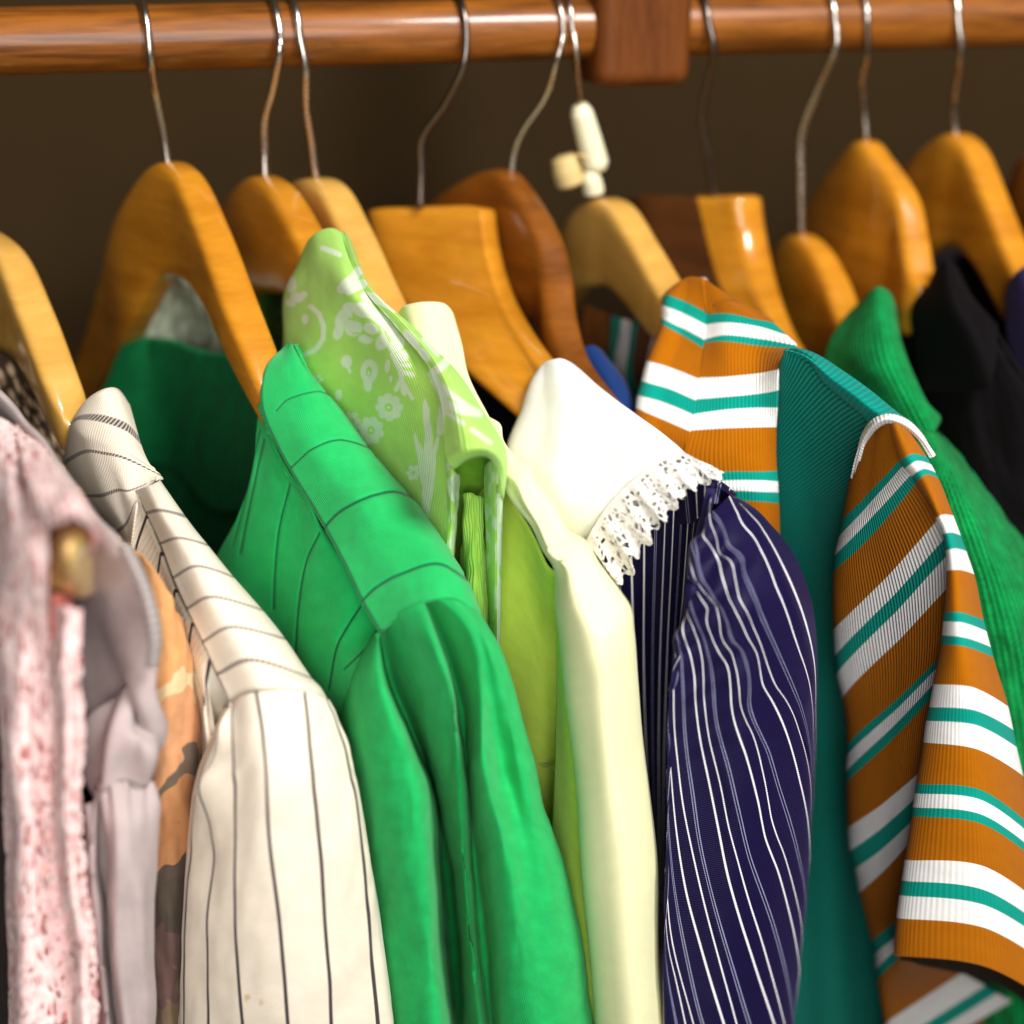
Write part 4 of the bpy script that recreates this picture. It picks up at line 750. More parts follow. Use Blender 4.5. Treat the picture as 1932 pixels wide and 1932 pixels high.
S14 = z6((-10, 1800),)+z9((-45, 100), (-30, 600), (0, 900), (50, 1200), (130, 1500), (260, 1932), (285, 2010))
S15 = z6((-15, 1900),)+z9((-50, 300), (-50, 800), (-20, 1150), (60, 1600), (140, 1932), (165, 2010))
S16 = z9((-40, 500), (-60, 1000), (-40, 1400), (90, 1932), (110, 2010))
S17 = z9((-48, 700), (-66, 1200), (-50, 1500), (-5, 1700), (45, 1932), (60, 2010))
S18 = z9((-50, 900), (-70, 1300), (-62, 1600), (-5, 1932), (10, 2010))
S19 = z9((-52, 1100), (-74, 1500), (-74, 1932), (-74, 2010))
cs = [S19, S18, S17, S16, S15, S14, S13, S12, S11, S10, S9, S8, S7, S6, S5, S4, S3, S2, S1, SR]
sv = [-.667, -.32, 0, .333, .68, 1, 1.333, 1.68, 2, 2.333, 2.68, 3, 3.333, 3.68, 4, 4.333, 4.75]
sv = [0-.35, 0-.0, .333-.0, .68, 1, 1.333, 1.68, 2, 2.333, 2.68, 3, 3.333, 3.68, 4, 4.333, 4.68, 5.0]
# bright = *.0 and *.333, double faint = *.68
sv = {'S1': 5.0, 'S2': 4.333+.333-.333, }
sv = [-.32, 0, .333-.0, .68-.0, 1, 1.333, 1.68, 2, 2.333, 2.68, 3, 3.333, 3.68, 4, 4.333, 4.68, 5]
# order from the right: S1 bright, S2 bright, S3 faint, S4 bright, S5 bright, S6 faint ...
seq = {1: 5.333, 2: 5.0, 3: 4.68, 4: 4.333, 5: 4.0, 6: 3.68, 7: 3.333, 8: 3.0, 9: 2.68, 10: 2.333, 11: 2.0, 12: 1.68, 13: 1.333, 14: 1.0, 15: .68, 16: .333, 17: 0, 18: -.32, 19: -.667}
sv = [seq[i] for i in range(19, 0, -1)]+[5.43]
prof = {16: -17, 15: -17.6, 14: -18.2, 13: -18.9, 12: -19.5, 11: -20.2, 10: -20.8, 9: -21.4, 8: -21.9, 7: -22.3, 6: -22.7, 5: -23.0, 4: -23.2, 3: -23.1, 2: -22.4, 1: -21.4, 0: -20.0}
NC = []
srv = np.array(SR, float); join = {1: 1290, 2: 1350, 3: 1440, 4: 1530, 5: 1630, 6: 1700, 7: 1770, 8: 1850, 0: 900}
def sru(v): return float(np.interp(v, srv[:, 1], srv[:, 0]))
SEAM = [(1343, 930), (1326, 1005), (1310, 1090), (1297, 1160), (1287, 1230), (1278, 1300), (1270, 1400), (1266, 1450)]
for c, i in zip(cs, list(range(19, 0, -1))+[0]):
    v0 = c[0][1]
    if i > 3: c = [q for q in SEAM if q[1] < v0-14]+list(c)
    P = np.array(c, float); L = np.r_[0, np.cumsum(np.hypot(*(np.diff(P, axis=0).T)))]
    D = herm(L/L[-1], P, np.linspace(0, 1, 34)); out = []
    for u_, v_ in D:
        du = max(0, sru(v_)-u_); w = min(1, max(0, (v_-925)/230)); w = 1-(1-w)**1.6
        hw = 60+90*w; q = min(1, du/hw)
        y = -19.6-.6*w-(.9+2.0*w)*math.sqrt(max(0, 1-(1-q)**2))+max(0, du-hw)*.0055
        j = join.get(i)
        if j and v_ > j and i: y = -20.2+(v_-j)*.008; u_ = min(u_, sru(v_)-1-(v_-j)*.012)
        if i == 0: y = -19.4+max(0, v_-1150)*.0095; u_ = u_-max(0, v_-1290)*.016
        if i > 3 and v_ < v0: y += .4*min(1, (v0-v_)/50)
        out.append((u_, v_, y))
    NC.append(out)
def nd(s, t, u, v):
    a = np.clip(1-(v-1000)/480, 0, 1)*np.clip((v-960)/60, 0, 1)*np.clip((1440-u)/90, 0, 1)
    w = .36*np.sin((v*.9+u*1.15)/17.5)*a+.10*np.sin((v*1.3+u*.5)/11+2)*a
    return w+.12*(vnoise(u/50, v/130, 51)-.5)
loft('sleeve', NC, m_n, g, svals=sv, ns=340, nt=260, wrapR=(-10, 3), wrapL=(10, 3), disp=nd, thick=0)
loft('bodice', [[(1040, 960, -13), (1090, 1300, -13), (1120, 1600, -14), (1150, 1960, -14)], [(1120, 1040, -16), (1150, 1300, -15.6), (1190, 1600, -16), (1215, 1960, -16)], [(1230, 980, -17), (1225, 1280, -16.4), (1232, 1600, -16.4), (1240, 1960, -16.4)],
                [(1300, 910, -17.6), (1275, 1280, -16.9), (1262, 1600, -16.8), (1262, 1960, -16.8)], [(1352, 905, -18.4), (1322, 1005, -18.6), (1300, 1180, -18), (1292, 1400, -17.2), (1300, 1960, -17)], [(1390, 932, -17), (1360, 1005, -17), (1340, 1180, -16.6), (1330, 1400, -16), (1340, 1960, -16)]],
     m_n, g, svals=[-2.4, -.9, .55, 1.95, 2.9, 3.6], ns=90, nt=100, disp=lambda s, t, u, v: .25*(vnoise(u/30, v/140, 6)-.5))
seam_line(g, 'armhole_binding', [(1341, 922, -19.9), (1324, 1005, -20.4), (1308, 1090, -20.6), (1294, 1160, -20.7), (1284, 1235, -20.6), (1274, 1310, -20.4), (1266, 1410, -20.0)], cloth('navy_binding', c4(.02, .013, .07), sheen=.1), .26, 0)
loft('yoke', [[(1270, 900, -17.4), (1278, 990, -17.6)], [(1300, 890, -18.6), (1308, 985, -18.9)], [(1335, 897, -19.3), (1330, 960, -19.5)], [(1360, 912, -19.4), (1352, 950, -19.7)], [(1388, 936, -18.6), (1375, 955, -19.3)]], m_n, g, svals=[1.4, 1.8, 2.4, 2.7, 2.95], ns=40, nt=24)
# collar
m_w = cloth('white_pique', c4(.88, .88, .87), sheen=.3, mottle=.03, noise_bump=.5)
cb = [(1106, 1022, -18.2), (1118, 998, -18.3), (1140, 964, -18.6), (1160, 940, -18.8), (1181, 920, -19.0), (1221, 883, -19.3), (1248, 862, -19.2), (1270, 853, -18.9)]
colr = [[(1020, 694, -10), (1003, 722, -10.4), (981, 774, -11), (965, 820, -11.6), (955, 870, -12.2), (960, 930, -13), (1010, 1000, -14.4), (1080, 1060, -16.5), (1106, 1024, -17.4)],
        [(1030, 683, -10.8), (1030, 730, -11.9), (1030, 790, -13.4), (1030, 840, -14.6), (1035, 890, -15.6), (1050, 930, -16.4), (1075, 970, -17.2), (1100, 995, -17.9), (1120, 992, -18.3)],
        [(1046, 677, -11.4), (1060, 728, -12.9), (1075, 780, -14.4), (1090, 822, -15.6), (1105, 860, -16.6), (1120, 892, -17.4), (1135, 918, -18.1), (1145, 940, -18.5), (1152, 948, -18.6)],
        [(1062, 675, -11.6), (1090, 722, -13.1), (1118, 765, -14.6), (1140, 800, -15.8), (1160, 830, -16.9), (1178, 858, -17.9), (1190, 880, -18.6), (1196, 895, -18.9), (1200, 902, -19)],
        [(1078, 682, -11.3), (1110, 718, -12.6), (1145, 755, -14), (1172, 785, -15.4), (1195, 810, -16.5), (1215, 830, -17.6), (1230, 848, -18.5), (1240, 860, -19), (1246, 864, -19.1)],
        [(1089, 693, -10.4), (1112, 712, -11.3), (1140, 734, -12.4), (1170, 760, -13.6), (1198, 781, -14.8), (1225, 802, -16), (1250, 822, -17.2), (1275, 843, -18.1), (1290, 856, -18.6)]]
loft('collar', colr, m_w, g, ns=90, nt=120, wrapR=(-16, 5), wrapL=(10, 3), thick=.3, disp=lambda s, t, u, v: .25*(vnoise(u/60, v/60, 61)-.5))
def trimalpha(k):
    wv = k.uvv('Weave'); t = k.uv('UVMap', 1)
    n = k.n.new('ShaderNodeTexVoronoi'); n.feature = 'DISTANCE_TO_EDGE'; n.inputs['Scale'].default_value = 2.6; k.ln(wv, n.inputs['Vector'])
    a = k.ramp(n.outputs[0], [(.13, c4(1, 1, 1)), (.2, c4(0, 0, 0))])
    b = k.ramp(k.noise(wv, 1.6, 2, .5), [(.50, c4(0, 0, 0)), (.54, c4(1, 1, 1))])
    return k.math('MAXIMUM', k.math('MAXIMUM', a, b), k.math('LESS_THAN', k.uv('UVMap', 0), .10))
m_tr = cloth('white_lace', c4(.74, .70, .64), alpha=trimalpha, noise_bump=1.2, sheen=.2, mottle=.1)
inner = [(1106, 1018), (1118, 996), (1140, 961), (1160, 937), (1181, 917), (1202, 898), (1221, 881), (1248, 860), (1265, 852), (1282, 850), (1296, 856)]
outer = [(1168, 1108), (1194, 1090), (1205, 1055), (1230, 1028), (1245, 995), (1262, 982), (1282, 955), (1300, 935), (1325, 922), (1352, 910), (1376, 898)]
rn = random.Random(5)
NI = 84; T0 = np.linspace(0, 1, len(inner)); TT = np.linspace(0, 1, NI)
I = herm(T0, np.array(inner, float), TT); O = herm(T0, np.array(outer, float), TT)
trim = []
for i in range(NI):
    ph = i/NI*11*2*math.pi; sc = .93+.07*math.sin(ph*1.0)+0; dz = -.16*math.sin(ph*.62+1)
    a, b = I[i], O[i]; yb = -18.75-.6*math.sin(math.pi*i/NI)
    row = [(a[0]+(b[0]-a[0])*q*sc, a[1]+(b[1]-a[1])*q*sc, yb-.35*min(q*3, 1)+dz*q*.9-.25*q) for q in (0, .25, .5, .75, 1)]
    trim.append(row)
# curves run across the band: transpose so that s goes from collar edge to scallops
loft('lace_trim', [[trim[i][q] for i in range(NI)] for q in range(5)], m_tr, g, ns=50, nt=420, thick=.08, disp=lambda s, t, u, v: .10*(vnoise(u/5, v/5, 9)-.5)*s)
loft('lace_underlayer', [[(trim[i][q][0]*.97+I[i][0]*.03, trim[i][q][1]-3*q/4, trim[i][q][2]+.5) for i in range(NI)] for q in range(4)], m_tr, g, ns=30, nt=300, thick=.06, disp=lambda s, t, u, v: .12*(vnoise(u/9, v/9, 4)-.5)*s)

# ===== blue collar
m_b = cloth('royal_blue_cloth', c4(.006, .028, .13), sheen=.2, mottle=.05)
g = garment('shirt', 'blue shirt whose collar shows between the white collar and striped shirt', 'shirt', (1120, 670, -7))
loft('collar', [[(1070, 670, -6), (1090, 740, -8), (1110, 800, -9)], [(1090, 660, -7.4), (1120, 740, -9), (1150, 800, -10)], [(1118, 651, -7.8), (1150, 720, -9.5), (1190, 800, -10.6)], [(1134, 660, -7.5), (1175, 720, -9.2), (1204, 780, -10.2)], [(1142, 670, -7), (1180, 722, -8.4), (1206, 790, -9.6)]], m_b, g, ns=30, nt=30, wrapR=(-8, 3))

# ===== orange, teal and white striped knit shirt
ORG, TEAL, WHT = c4(.41, .123, .0012), c4(.002, .30, .225), c4(.86, .85, .82)
def stripe(ax, stops, ofs=0.0, per=True):
    def f(k):
        p = k.uv('UVMap', ax)
        if per: p = k.math('FRACT', k.math('ADD', p, 20.0+ofs))
        return k.ramp(p, stops, 'CONSTANT')
    return f
ST = [(0, WHT), (.12, TEAL), (.20, WHT), (.325, ORG), (.57, TEAL), (.622, WHT), (.70, TEAL), (.752, ORG)]
def knit(name, colfn, ribf=3.4, amt=2.2, ax=0, rc=.35, color=None, diag=0): return cloth(name, color, colfn=colfn, rib=(ax, ribf, amt, diag), ribcol=rc, sheen=.12, mottle=.06, noise_bump=.3, spec=.12)
m_st = knit('striped_rib_knit_side', stripe(1, ST), 4.6, 1.6, rc=.32)
m_sf = knit('striped_rib_knit_front', stripe(1, ST), 6, .35, rc=.08)
m_te = knit('teal_rib_knit', None, 3.6, 1.8, ax=1, rc=.6, color=c4(.005, .27, .20), diag=.45)
m_te2 = knit('teal_rib_knit_top', None, 3.0, 1.0, ax=1, rc=.15, color=c4(.003, .24, .19), diag=.35)
g = garment('shirt', 'ribbed knit shirt striped orange, white and teal with teal shoulder panel', 'shirt', (1400, 700, -14))
# sleeve front (lit) face
fl = [(1672, 790, -19.3, -.60), (1698, 869, -20.4, -.43), (1728, 910, -21.2, -.248), (1766, 978, -22.3, 0), (1778, 1008, -22.6, .12), (1784, 1038, -22.8, .2), (1786, 1076, -23, .325), (1782, 1154, -23.2, .57), (1777, 1215, -23.3, .752), (1764, 1291, -23.4, 1), (1757, 1334, -23.4, 1.12), (1752, 1359, -23.4, 1.2), (1747, 1400, -23.4, 1.325), (1735, 1479, -23.4, 1.57), (1727, 1540, -23.4, 1.752), (1715, 1623, -23.4, 2), (1710, 1662, -23.4, 2.12), (1706, 1689, -23.4, 2.2), (1701, 1732, -23.4, 2.325), (1696, 1804, -23.4, 2.57)]
frr = [(1703, 789, -19.0, -.60), (1749, 862, -19.9, -.43), (1771, 903, -20.4, -.248), (1799, 973, -21.2, 0), (1813, 1011, -21.5, .12), (1823, 1039, -21.7, .2), (1838, 1083, -22, .325), (1856, 1170, -22.3, .57), (1874, 1240, -22.5, .752), (1901, 1332, -22.6, 1), (1910, 1376, -22.7, 1.12), (1916, 1407, -22.7, 1.2), (1928, 1461, -22.8, 1.325), (1948, 1560, -22.8, 1.57), (1966, 1632, -22.8, 1.752), (1988, 1725, -22.8, 2), (1998, 1770, -22.8, 2.12), (2006, 1800, -22.8, 2.2), (2018, 1848, -22.8, 2.325), (2040, 1930, -22.8, 2.57)]
fm = [(1688, 788, -20, -.60), (1722, 856, -21, -.43), (1748, 895, -21.7, -.248), (1780, 971, -22.7, 0), (1795, 1004, -23, .12), (1803, 1034, -23.2, .2), (1811, 1074, -23.5, .325), (1817, 1156, -24.0, .57), (1824, 1220, -24.3, .752), (1836, 1297, -24.6, 1), (1840, 1340, -24.7, 1.12), (1842, 1367, -24.7, 1.2), (1845, 1413, -24.8, 1.325), (1850, 1490, -24.9, 1.57), (1853, 1554, -25, 1.752), (1858, 1635, -25, 2), (1860, 1680, -25, 2.12), (1862, 1708, -25, 2.2), (1864, 1752, -25, 2.325), (1868, 1828, -25, 2.57)]
loft('sleeve_front', [fl, fm, frr], m_sf, g, ns=90, nt=300, trange=(-.60, 2.57), wrapR=(-20, 5), wrapL=(10, 2.5), thick=.35)
# sleeve side (shaded) face
ll = [(1655, 793, -18.9, -.66), (1637, 800, -18.4, -.60), (1596, 981, -17.6, -.43), (1591, 1011, -17.6, -.378), (1584, 1045, -17.6, -.30), (1581, 1076, -17.6, -.248), (1577, 1184, -17.6, 0), (1576, 1232, -17.6, .12), (1577, 1265, -17.6, .2), (1584, 1312, -17.6, .325), (1593, 1403, -17.8, .57), (1594, 1422, -17.8, .622), (1595, 1451, -17.9, .70), (1598, 1473, -18, .752), (1608, 1559, -18.2, 1), (1613, 1601, -18.3, 1.12), (1622, 1635, -18.4, 1.2), (1628, 1681, -18.5, 1.325), (1645, 1775, -18.8, 1.57), (1649, 1800, -18.9, 1.622), (1650, 1828, -19, 1.70), (1652, 1850, -19, 1.752), (1668, 1935, -19.3, 2), (1672, 1980, -19.3, 2.12), (1676, 2000, -19.3, 2.2), (1680, 2020, -19.3, 2.325)]
lr = [(1690, 790, -19.8, -.66), (1690, 800, -19.9, -.60), (1700, 869, -20.3, -.43), (1706, 880, -20.5, -.378), (1718, 896, -20.9, -.30), (1730, 910, -21.1, -.248), (1768, 980, -22.1, 0), (1782, 1012, -22.3, .12), (1788, 1040, -22.5, .2), (1792, 1100, -22.6, .325), (1792, 1222, -22.7, .57), (1790, 1238, -22.7, .622), (1788, 1265, -22.7, .70), (1782, 1295, -22.7, .752), (1768, 1430, -22.7, 1), (1762, 1476, -22.7, 1.12), (1752, 1520, -22.7, 1.2), (1742, 1560, -22.7, 1.325), (1728, 1705, -22.4, 1.57), (1722, 1735, -22.4, 1.622), (1720, 1758, -22.4, 1.70), (1718, 1784, -22.4, 1.752), (1815, 1835, -18.5, 2), (1858, 1858, -18, 2.12), (1880, 1872, -17.8, 2.2), (1910, 1888, -17.6, 2.325)]
lm = [((a[0]+b[0])/2-(0), (a[1]+b[1])/2+(6 if -.3 < a[3] < 1.4 else 0), (a[2]+b[2])/2-.35, a[3]) for a, b in zip(ll, lr)]
loft('sleeve_side', [ll, lm, lr], m_st, g, ns=90, nt=320, trange=(-.66, 2.325), wrapL=(14, 4), thick=.3, disp=lambda s, t, u, v: .35*np.sin((u*.9+v*.55)/60)*np.clip(1-np.abs(t-.5)/2, 0, 1))
loft('sleeve_rim', [[(1610, 902, -18.0), (1617, 850, -18.3), (1627, 815, -18.8), (1650, 788, -19.3), (1674, 780, -19.5), (1703, 786, -19.4), (1742, 820, -19.5), (1762, 860, -19.6)], [(1611, 903, -18.3), (1620, 857, -18.9), (1632, 824, -19.3), (1652, 798, -19.9), (1673, 789, -20.2), (1699, 794, -20.2), (1735, 822, -20.2), (1761, 862, -20.1)],
                    [(1612, 905, -18.1), (1624, 862, -18.7), (1638, 832, -19.0), (1655, 810, -19.6), (1674, 800, -19.9), (1694, 804, -20.0), (1728, 826, -20.0), (1760, 864, -20)]], knit('white_rib_trim', None, 4.5, .7, color=WHT, rc=.12, ax=1), g, ns=12, nt=60, thick=.2)
m_dk = cloth('cuff_shade_dark', c4(.022, .009, .003), sheen=.0)  # near-black colour paints the shadow behind the cuff onto its inner side
loft('cuff_inside_shade', [[(1698, 1800, -23.0), (1735, 1803, -23.6), (1786, 1807, -24), (1868, 1822, -24.2), (1960, 1866, -23.6), (2040, 1925, -22.6)], [(1700, 1815, -21), (1740, 1822, -20.6), (1790, 1832, -20.2), (1868, 1852, -20), (1960, 1912, -20), (2040, 1990, -20)]], m_dk, g, ns=12, nt=40, thick=.2)
loft('lower_body', [[(1700, 1880, -16), (1700, 1980, -16)], [(1800, 1840, -16), (1800, 1980, -16)], [(1960, 1840, -16), (1960, 1980, -16)]], knit('orange_brown_knit', None, color=c4(.25, .08, .008)), g, ns=20, nt=20)
# teal side panel and its lit top edge
tp = [[(1462, 700, -14.2), (1450, 900, -13.6), (1450, 1200, -13), (1460, 1600, -13), (1480, 1960, -13)],
      [(1469, 690, -14.9), (1466, 860, -14.4), (1480, 1150, -13.8), (1500, 1550, -13.6), (1520, 1960, -13.6)],
      [(1480, 667, -15.2), (1520, 830, -15.3), (1530, 1130, -14.6), (1545, 1500, -14.2), (1560, 1960, -14.2)],
      [(1500, 662, -15.4), (1590, 800, -17.2), (1570, 1100, -15.8), (1585, 1500, -15), (1610, 1960, -15)],
      [(1530, 685, -15.9), (1635, 775, -18.6), (1625, 1050, -17), (1620, 1500, -16), (1680, 1960, -16.4)]]
loft('teal_panel', tp, m_te, g, ns=80, nt=140, thick=.2, disp=lambda s, t, u, v: .12*np.sin(s*16)*np.clip(t*2, 0, 1))
loft('teal_shoulder', [[(1477, 668, -15.0), (1496, 664, -15.3), (1560, 728, -16.9), (1600, 762, -17.8), (1632, 790, -18.6), (1640, 800, -18.9)], [(1484, 660, -15.2), (1510, 668, -15.8), (1572, 715, -17.4), (1612, 745, -18.4), (1650, 775, -19.2), (1668, 785, -19.5)],
                       [(1500, 656, -15.0), (1522, 662, -15.4), (1583, 700, -16.8), (1625, 730, -17.8), (1672, 766, -18.9), (1700, 786, -19.4)], [(1512, 657, -14.4), (1532, 664, -14.8), (1592, 700, -16.2), (1632, 728, -17.2), (1690, 775, -18.3), (1706, 788, -18.8)]],
     m_te2, g, ns=40, nt=80, wrapR=(-12, 4), thick=.2)
# body front between fold and seam, t in stripe units
bl = [(1330, 590, -10.2, -.36), (1332, 592, -10.4, -.31), (1330, 612, -10.6, -.26), (1328, 640, -11, -.18), (1327, 655, -11.2, -.10), (1318, 712, -12, .0), (1313, 752, -12.5, .12), (1310, 780, -12.9, .2), (1302, 812, -13.3, .325), (1296, 895, -14, .57), (1310, 912, -14.2, .622), (1318, 930, -14.4, .70), (1322, 950, -14.5, .752), (1322, 1080, -15, 1.0)]
bm_ = [(1352, 570, -10.8, -.36), (1372, 590, -11.4, -.31), (1372, 608, -11.7, -.26), (1372, 632, -12.0, -.18), (1370, 660, -12.4, -.10), (1370, 710, -13, .0), (1368, 748, -13.4, .12), (1368, 772, -13.7, .2), (1368, 808, -14.2, .325), (1370, 888, -14.8, .57), (1372, 906, -14.9, .622), (1374, 925, -15, .70), (1376, 943, -15, .752), (1380, 1080, -15.5, 1.0)]
bn = [(1375, 565, -11, -.36), (1420, 600, -12.2, -.31), (1432, 616, -12.6, -.26), (1440, 640, -13, -.18), (1432, 668, -13.2, -.10), (1430, 704, -13.8, .0), (1430, 742, -14.2, .12), (1430, 768, -14.4, .2), (1430, 806, -14.8, .325), (1432, 888, -15.3, .57), (1434, 906, -15.4, .622), (1434, 927, -15.5, .70), (1434, 945, -15.5, .752), (1440, 1080, -15.8, 1.0)]
br = [(1400, 572, -10.8, -.36), (1455, 606, -12.6, -.31), (1485, 632, -13.6, -.26), (1503, 652, -14.4, -.18), (1484, 664, -14.6, -.10), (1469, 696, -14.9, .0), (1466, 736, -14.9, .12), (1465, 768, -15, .2), (1465, 806, -15.1, .325), (1466, 886, -15.2, .57), (1468, 908, -15.3, .622), (1469, 928, -15.3, .70), (1470, 948, -15.3, .752), (1473, 1080, -15.5, 1.0)]
STB = [(0, WHT), (.12, TEAL), (.20, WHT), (.325, ORG), (.57, TEAL), (.622, WHT), (.70, TEAL), (.752, ORG)]
STU = [(0, ORG), (.69, TEAL), (.74, WHT), (.82, TEAL), (.87, ORG)]
def bodycol(k):
    t = k.uv('UVMap', 1)
    # t from -.36 to 1 mapped to 0..1
    q = k.math('DIVIDE', k.math('ADD', t, .36), 1.36); f = lambda x: (x+.36)/1.36
    return k.ramp(q, [(0, ORG), (f(-.31), TEAL), (f(-.26), WHT), (f(-.18), TEAL), (f(-.145), ORG), (f(0), WHT), (f(.12), TEAL), (f(.2), WHT), (f(.325), ORG), (f(.57), TEAL), (f(.622), WHT), (f(.70), TEAL), (f(.752), ORG)], 'CONSTANT')
m_bd = knit('striped_knit_body', bodycol, 5.0, .7, rc=.10)
loft('shoulder_front', [bl, bm_, bn, br], m_bd, g, ns=90, nt=220, trange=(-.36, 1.0), thick=.2)
al = [(1268, 540, -8.4, -.36), (1256, 553, -8.6, -.31), (1250, 575, -8.8, -.26), (1249, 600, -9, -.18), (1248, 610, -9.2, -.145), (1222, 680, -10, .0), (1212, 718, -10.4, .12), (1205, 745, -10.6, .2), (1202, 770, -10.9, .325), (1190, 880, -11.5, .57), (1190, 1080, -12, 1.0)]
am = [(1300, 522, -9.3, -.36), (1296, 568, -9.7, -.31), (1292, 592, -9.9, -.26), (1290, 620, -10.1, -.18), (1288, 632, -10.2, -.145), (1270, 695, -11, .0), (1262, 732, -11.5, .12), (1257, 760, -11.8, .2), (1252, 792, -12.2, .325), (1244, 880, -12.8, .57), (1250, 1080, -13, 1.0)]
ar = [(1325, 526, -10, -.36), (1334, 588, -10.45, -.31), (1331, 612, -10.65, -.26), (1328, 640, -11.05, -.18), (1326, 655, -11.2, -.145), (1318, 714, -12.05, .0), (1313, 754, -12.55, .12), (1310, 782, -12.95, .2), (1302, 814, -13.35, .325), (1298, 895, -13.9, .57), (1300, 1080, -14, 1.0)]
loft('collar_front', [al, am, ar], m_bd, g, ns=70, nt=200, trange=(-.36, 1.0), wrapL=(10, 3), thick=.2)
loft('collar_top', [[(1290, 526, -9.0), (1272, 538, -8.7), (1262, 552, -8.7)], [(1322, 524, -9.8), (1325, 545, -10.0), (1330, 590, -10.4)], [(1350, 540, -10.4), (1360, 560, -10.8), (1372, 592, -11.3)], [(1378, 560, -10.6), (1395, 575, -11.2), (1430, 604, -12.2)], [(1392, 566, -10.2), (1420, 580, -11), (1460, 606, -12.4)]], knit('orange_knit_top', None, 4.5, 1.2, color=ORG, rc=.1), g, ns=40, nt=24, wrapR=(-8, 3))
loft('collar_stand', [[(1318, 524, -9), (1322, 540, -9)], [(1332, 527, -9.6), (1336, 545, -9.8)], [(1355, 550, -10), (1352, 565, -10.6)]], knit('white_knit_stand', None, color=WHT), g, ns=12, nt=8)
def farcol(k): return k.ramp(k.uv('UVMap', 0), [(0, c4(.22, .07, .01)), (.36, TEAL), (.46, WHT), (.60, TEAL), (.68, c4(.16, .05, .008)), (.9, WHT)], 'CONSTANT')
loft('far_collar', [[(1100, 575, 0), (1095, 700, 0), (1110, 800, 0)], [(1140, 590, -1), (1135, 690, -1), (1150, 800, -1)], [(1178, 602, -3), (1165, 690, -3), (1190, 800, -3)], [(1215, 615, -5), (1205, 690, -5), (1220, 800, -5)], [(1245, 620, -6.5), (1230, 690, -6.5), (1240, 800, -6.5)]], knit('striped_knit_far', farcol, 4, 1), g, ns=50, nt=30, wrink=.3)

# ===== bright green cardigan
m_c = cloth('bright_green_wool', c4(.0, .28, .06), rib=(0, 2.6, 1.6, 0), rib2=(1, 2.4, .9, .8), ribcol=.4, sheen=.2, sheen_tint=(.5, 1, .6, 1), noise_bump=1.6, mottle=.35, fuzz=3.2)
g = garment('cardigan', 'bright green woollen cardigan behind the orange striped sleeve', 'cardigan', (1680, 620, -8))
loft('collar', [[(1630, 562, -6.4), (1596, 595, -6.2), (1565, 640, -6.5), (1550, 700, -7), (1550, 800, -8)], [(1642, 548, -7.3), (1625, 610, -8.5), (1620, 670, -9.5), (1650, 740, -10.8), (1680, 800, -11.8)], [(1660, 541, -7.8), (1660, 610, -9.6), (1672, 675, -10.8), (1705, 750, -12.2), (1740, 820, -13.2)],
                [(1680, 552, -7.6), (1688, 620, -9.6), (1710, 690, -11), (1738, 750, -12.4), (1764, 812, -13.4)], [(1690, 580, -7), (1700, 640, -8.8), (1728, 715, -10.6), (1752, 762, -11.8), (1775, 790, -12.4), (1764, 815, -13)]], m_c, g, ns=70, nt=80, wrapR=(-10, 3), thick=.4)
loft('sleeve', [[(1690, 780, -11.6), (1720, 900, -13), (1760, 1100, -14), (1800, 1400, -14.6), (1830, 1960, -15)], [(1735, 810, -13.2), (1775, 930, -15.6), (1830, 1130, -17), (1870, 1400, -17.4), (1900, 1960, -17.4)], [(1762, 815, -13.2), (1820, 930, -16.2), (1895, 1120, -18), (1950, 1400, -18.4), (1970, 1960, -18.4)],
                [(1769, 816, -12.8), (1842, 925, -15.4), (1950, 1110, -17.2), (2010, 1400, -17.6), (2030, 1960, -17.6)], [(1770, 817, -12.2), (1820, 872, -13.2), (1871, 944, -14.2), (1960, 1065, -15.4), (2040, 1200, -16), (2080, 1500, -16)]], m_c, g, ns=90, nt=140, wrapR=(-16, 4), thick=.4, wrink=.3)
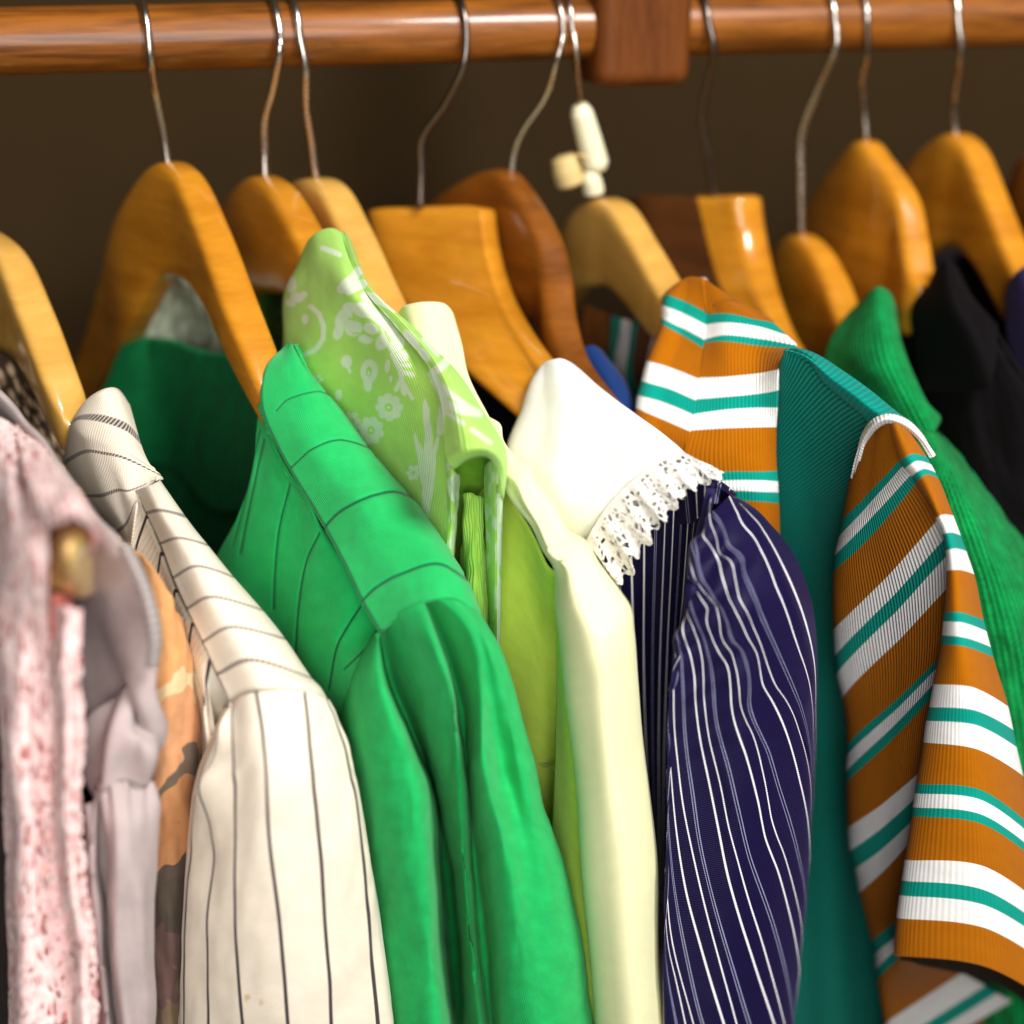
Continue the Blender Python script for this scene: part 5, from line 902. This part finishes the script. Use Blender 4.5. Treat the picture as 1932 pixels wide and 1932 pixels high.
# ===== black jackets on the right
m_bk = cloth('black_gabardine', c4(.0035, .0025, .003), sheen=.03, sheen_tint=(.9, .85, .9, 1), mottle=.1, spec=.15, rough=.8)
g = garment('jacket', 'black jacket with turned collar right of the bright green cardigan', 'jacket', (1800, 560, -9))
loft('collar', [[(1753, 534, -6.4), (1722, 575, -6.6), (1722, 640, -7), (1740, 740, -8.5)], [(1766, 505, -7.4), (1765, 580, -8.8), (1785, 650, -9.6), (1810, 740, -10.4)], [(1786, 487, -8), (1800, 560, -9.7), (1832, 620, -10.8), (1870, 720, -11.8)], [(1806, 506, -7.6), (1826, 555, -9.0), (1862, 600, -10.2), (1883, 622, -10.8)], [(1812, 520, -6.8), (1834, 558, -8), (1868, 600, -9.2), (1880, 618, -10)]], m_bk, g, ns=50, nt=50, wrapR=(-10, 3), thick=.35)
loft('body', [[(1690, 600, -4), (1720, 900, -6), (1800, 1200, -8), (1900, 1960, -9)], [(1740, 620, -7.4), (1800, 860, -10), (1890, 1100, -12), (2000, 1960, -12)], [(1830, 630, -10), (1900, 850, -12), (2000, 1100, -13), (2080, 1960, -13)], [(1884, 628, -10.4), (1950, 740, -12), (2060, 950, -13), (2120, 1960, -13)]], m_bk, g, ns=60, nt=60, wrapR=(-16, 4), thick=.3, wrink=.3)
seam_line(g, 'lapel_seam', [(1838, 655, -10.4), (1845, 645, -10.5), (1860, 635, -10.6), (1880, 628, -10.7), (1900, 668, -11.2), (1935, 720, -11.9)], m_bk, .08, -.05)
m_bk2 = cloth('black_lining', c4(.004, .003, .005), sheen=.02)
g = garment('coat', 'black coat hanging behind the black jacket at the right edge', 'coat', (1850, 520, -3))
loft('body', [[(1590, 500, 4), (1590, 700, 3), (1600, 1000, 2), (1640, 1960, 2)], [(1690, 470, 3), (1720, 700, 2), (1760, 1000, 0), (1800, 1960, 0)], [(1800, 475, 1.5), (1850, 560, .2), (1880, 1000, -1), (1900, 1960, -1)], [(1850, 500, -1), (1900, 600, -3), (1960, 1000, -4), (1980, 1960, -4)], [(1960, 560, -4), (2000, 700, -5), (2060, 1000, -6), (2080, 1960, -6)]], m_bk2, g, ns=40, nt=40, wrink=.5)
g = garment('blazer', 'dark navy violet blazer sliver at the right edge below the arched hanger', 'blazer', (1920, 540, -9))
loft('shoulder', [[(1895, 560, -7.4), (1900, 640, -8.5), (1920, 700, -9)], [(1908, 525, -8.4), (1930, 610, -9.6), (1960, 690, -10.4)], [(1935, 502, -9), (1970, 590, -10.4), (2010, 680, -11.2)], [(1970, 500, -8.6), (2010, 580, -9.8), (2060, 680, -10.8)]], cloth('navy_violet', c4(.02, .014, .055), sheen=.3, sheen_tint=(.7, .6, 1, 1)), g, ns=30, nt=30, wrapR=(-10, 3))
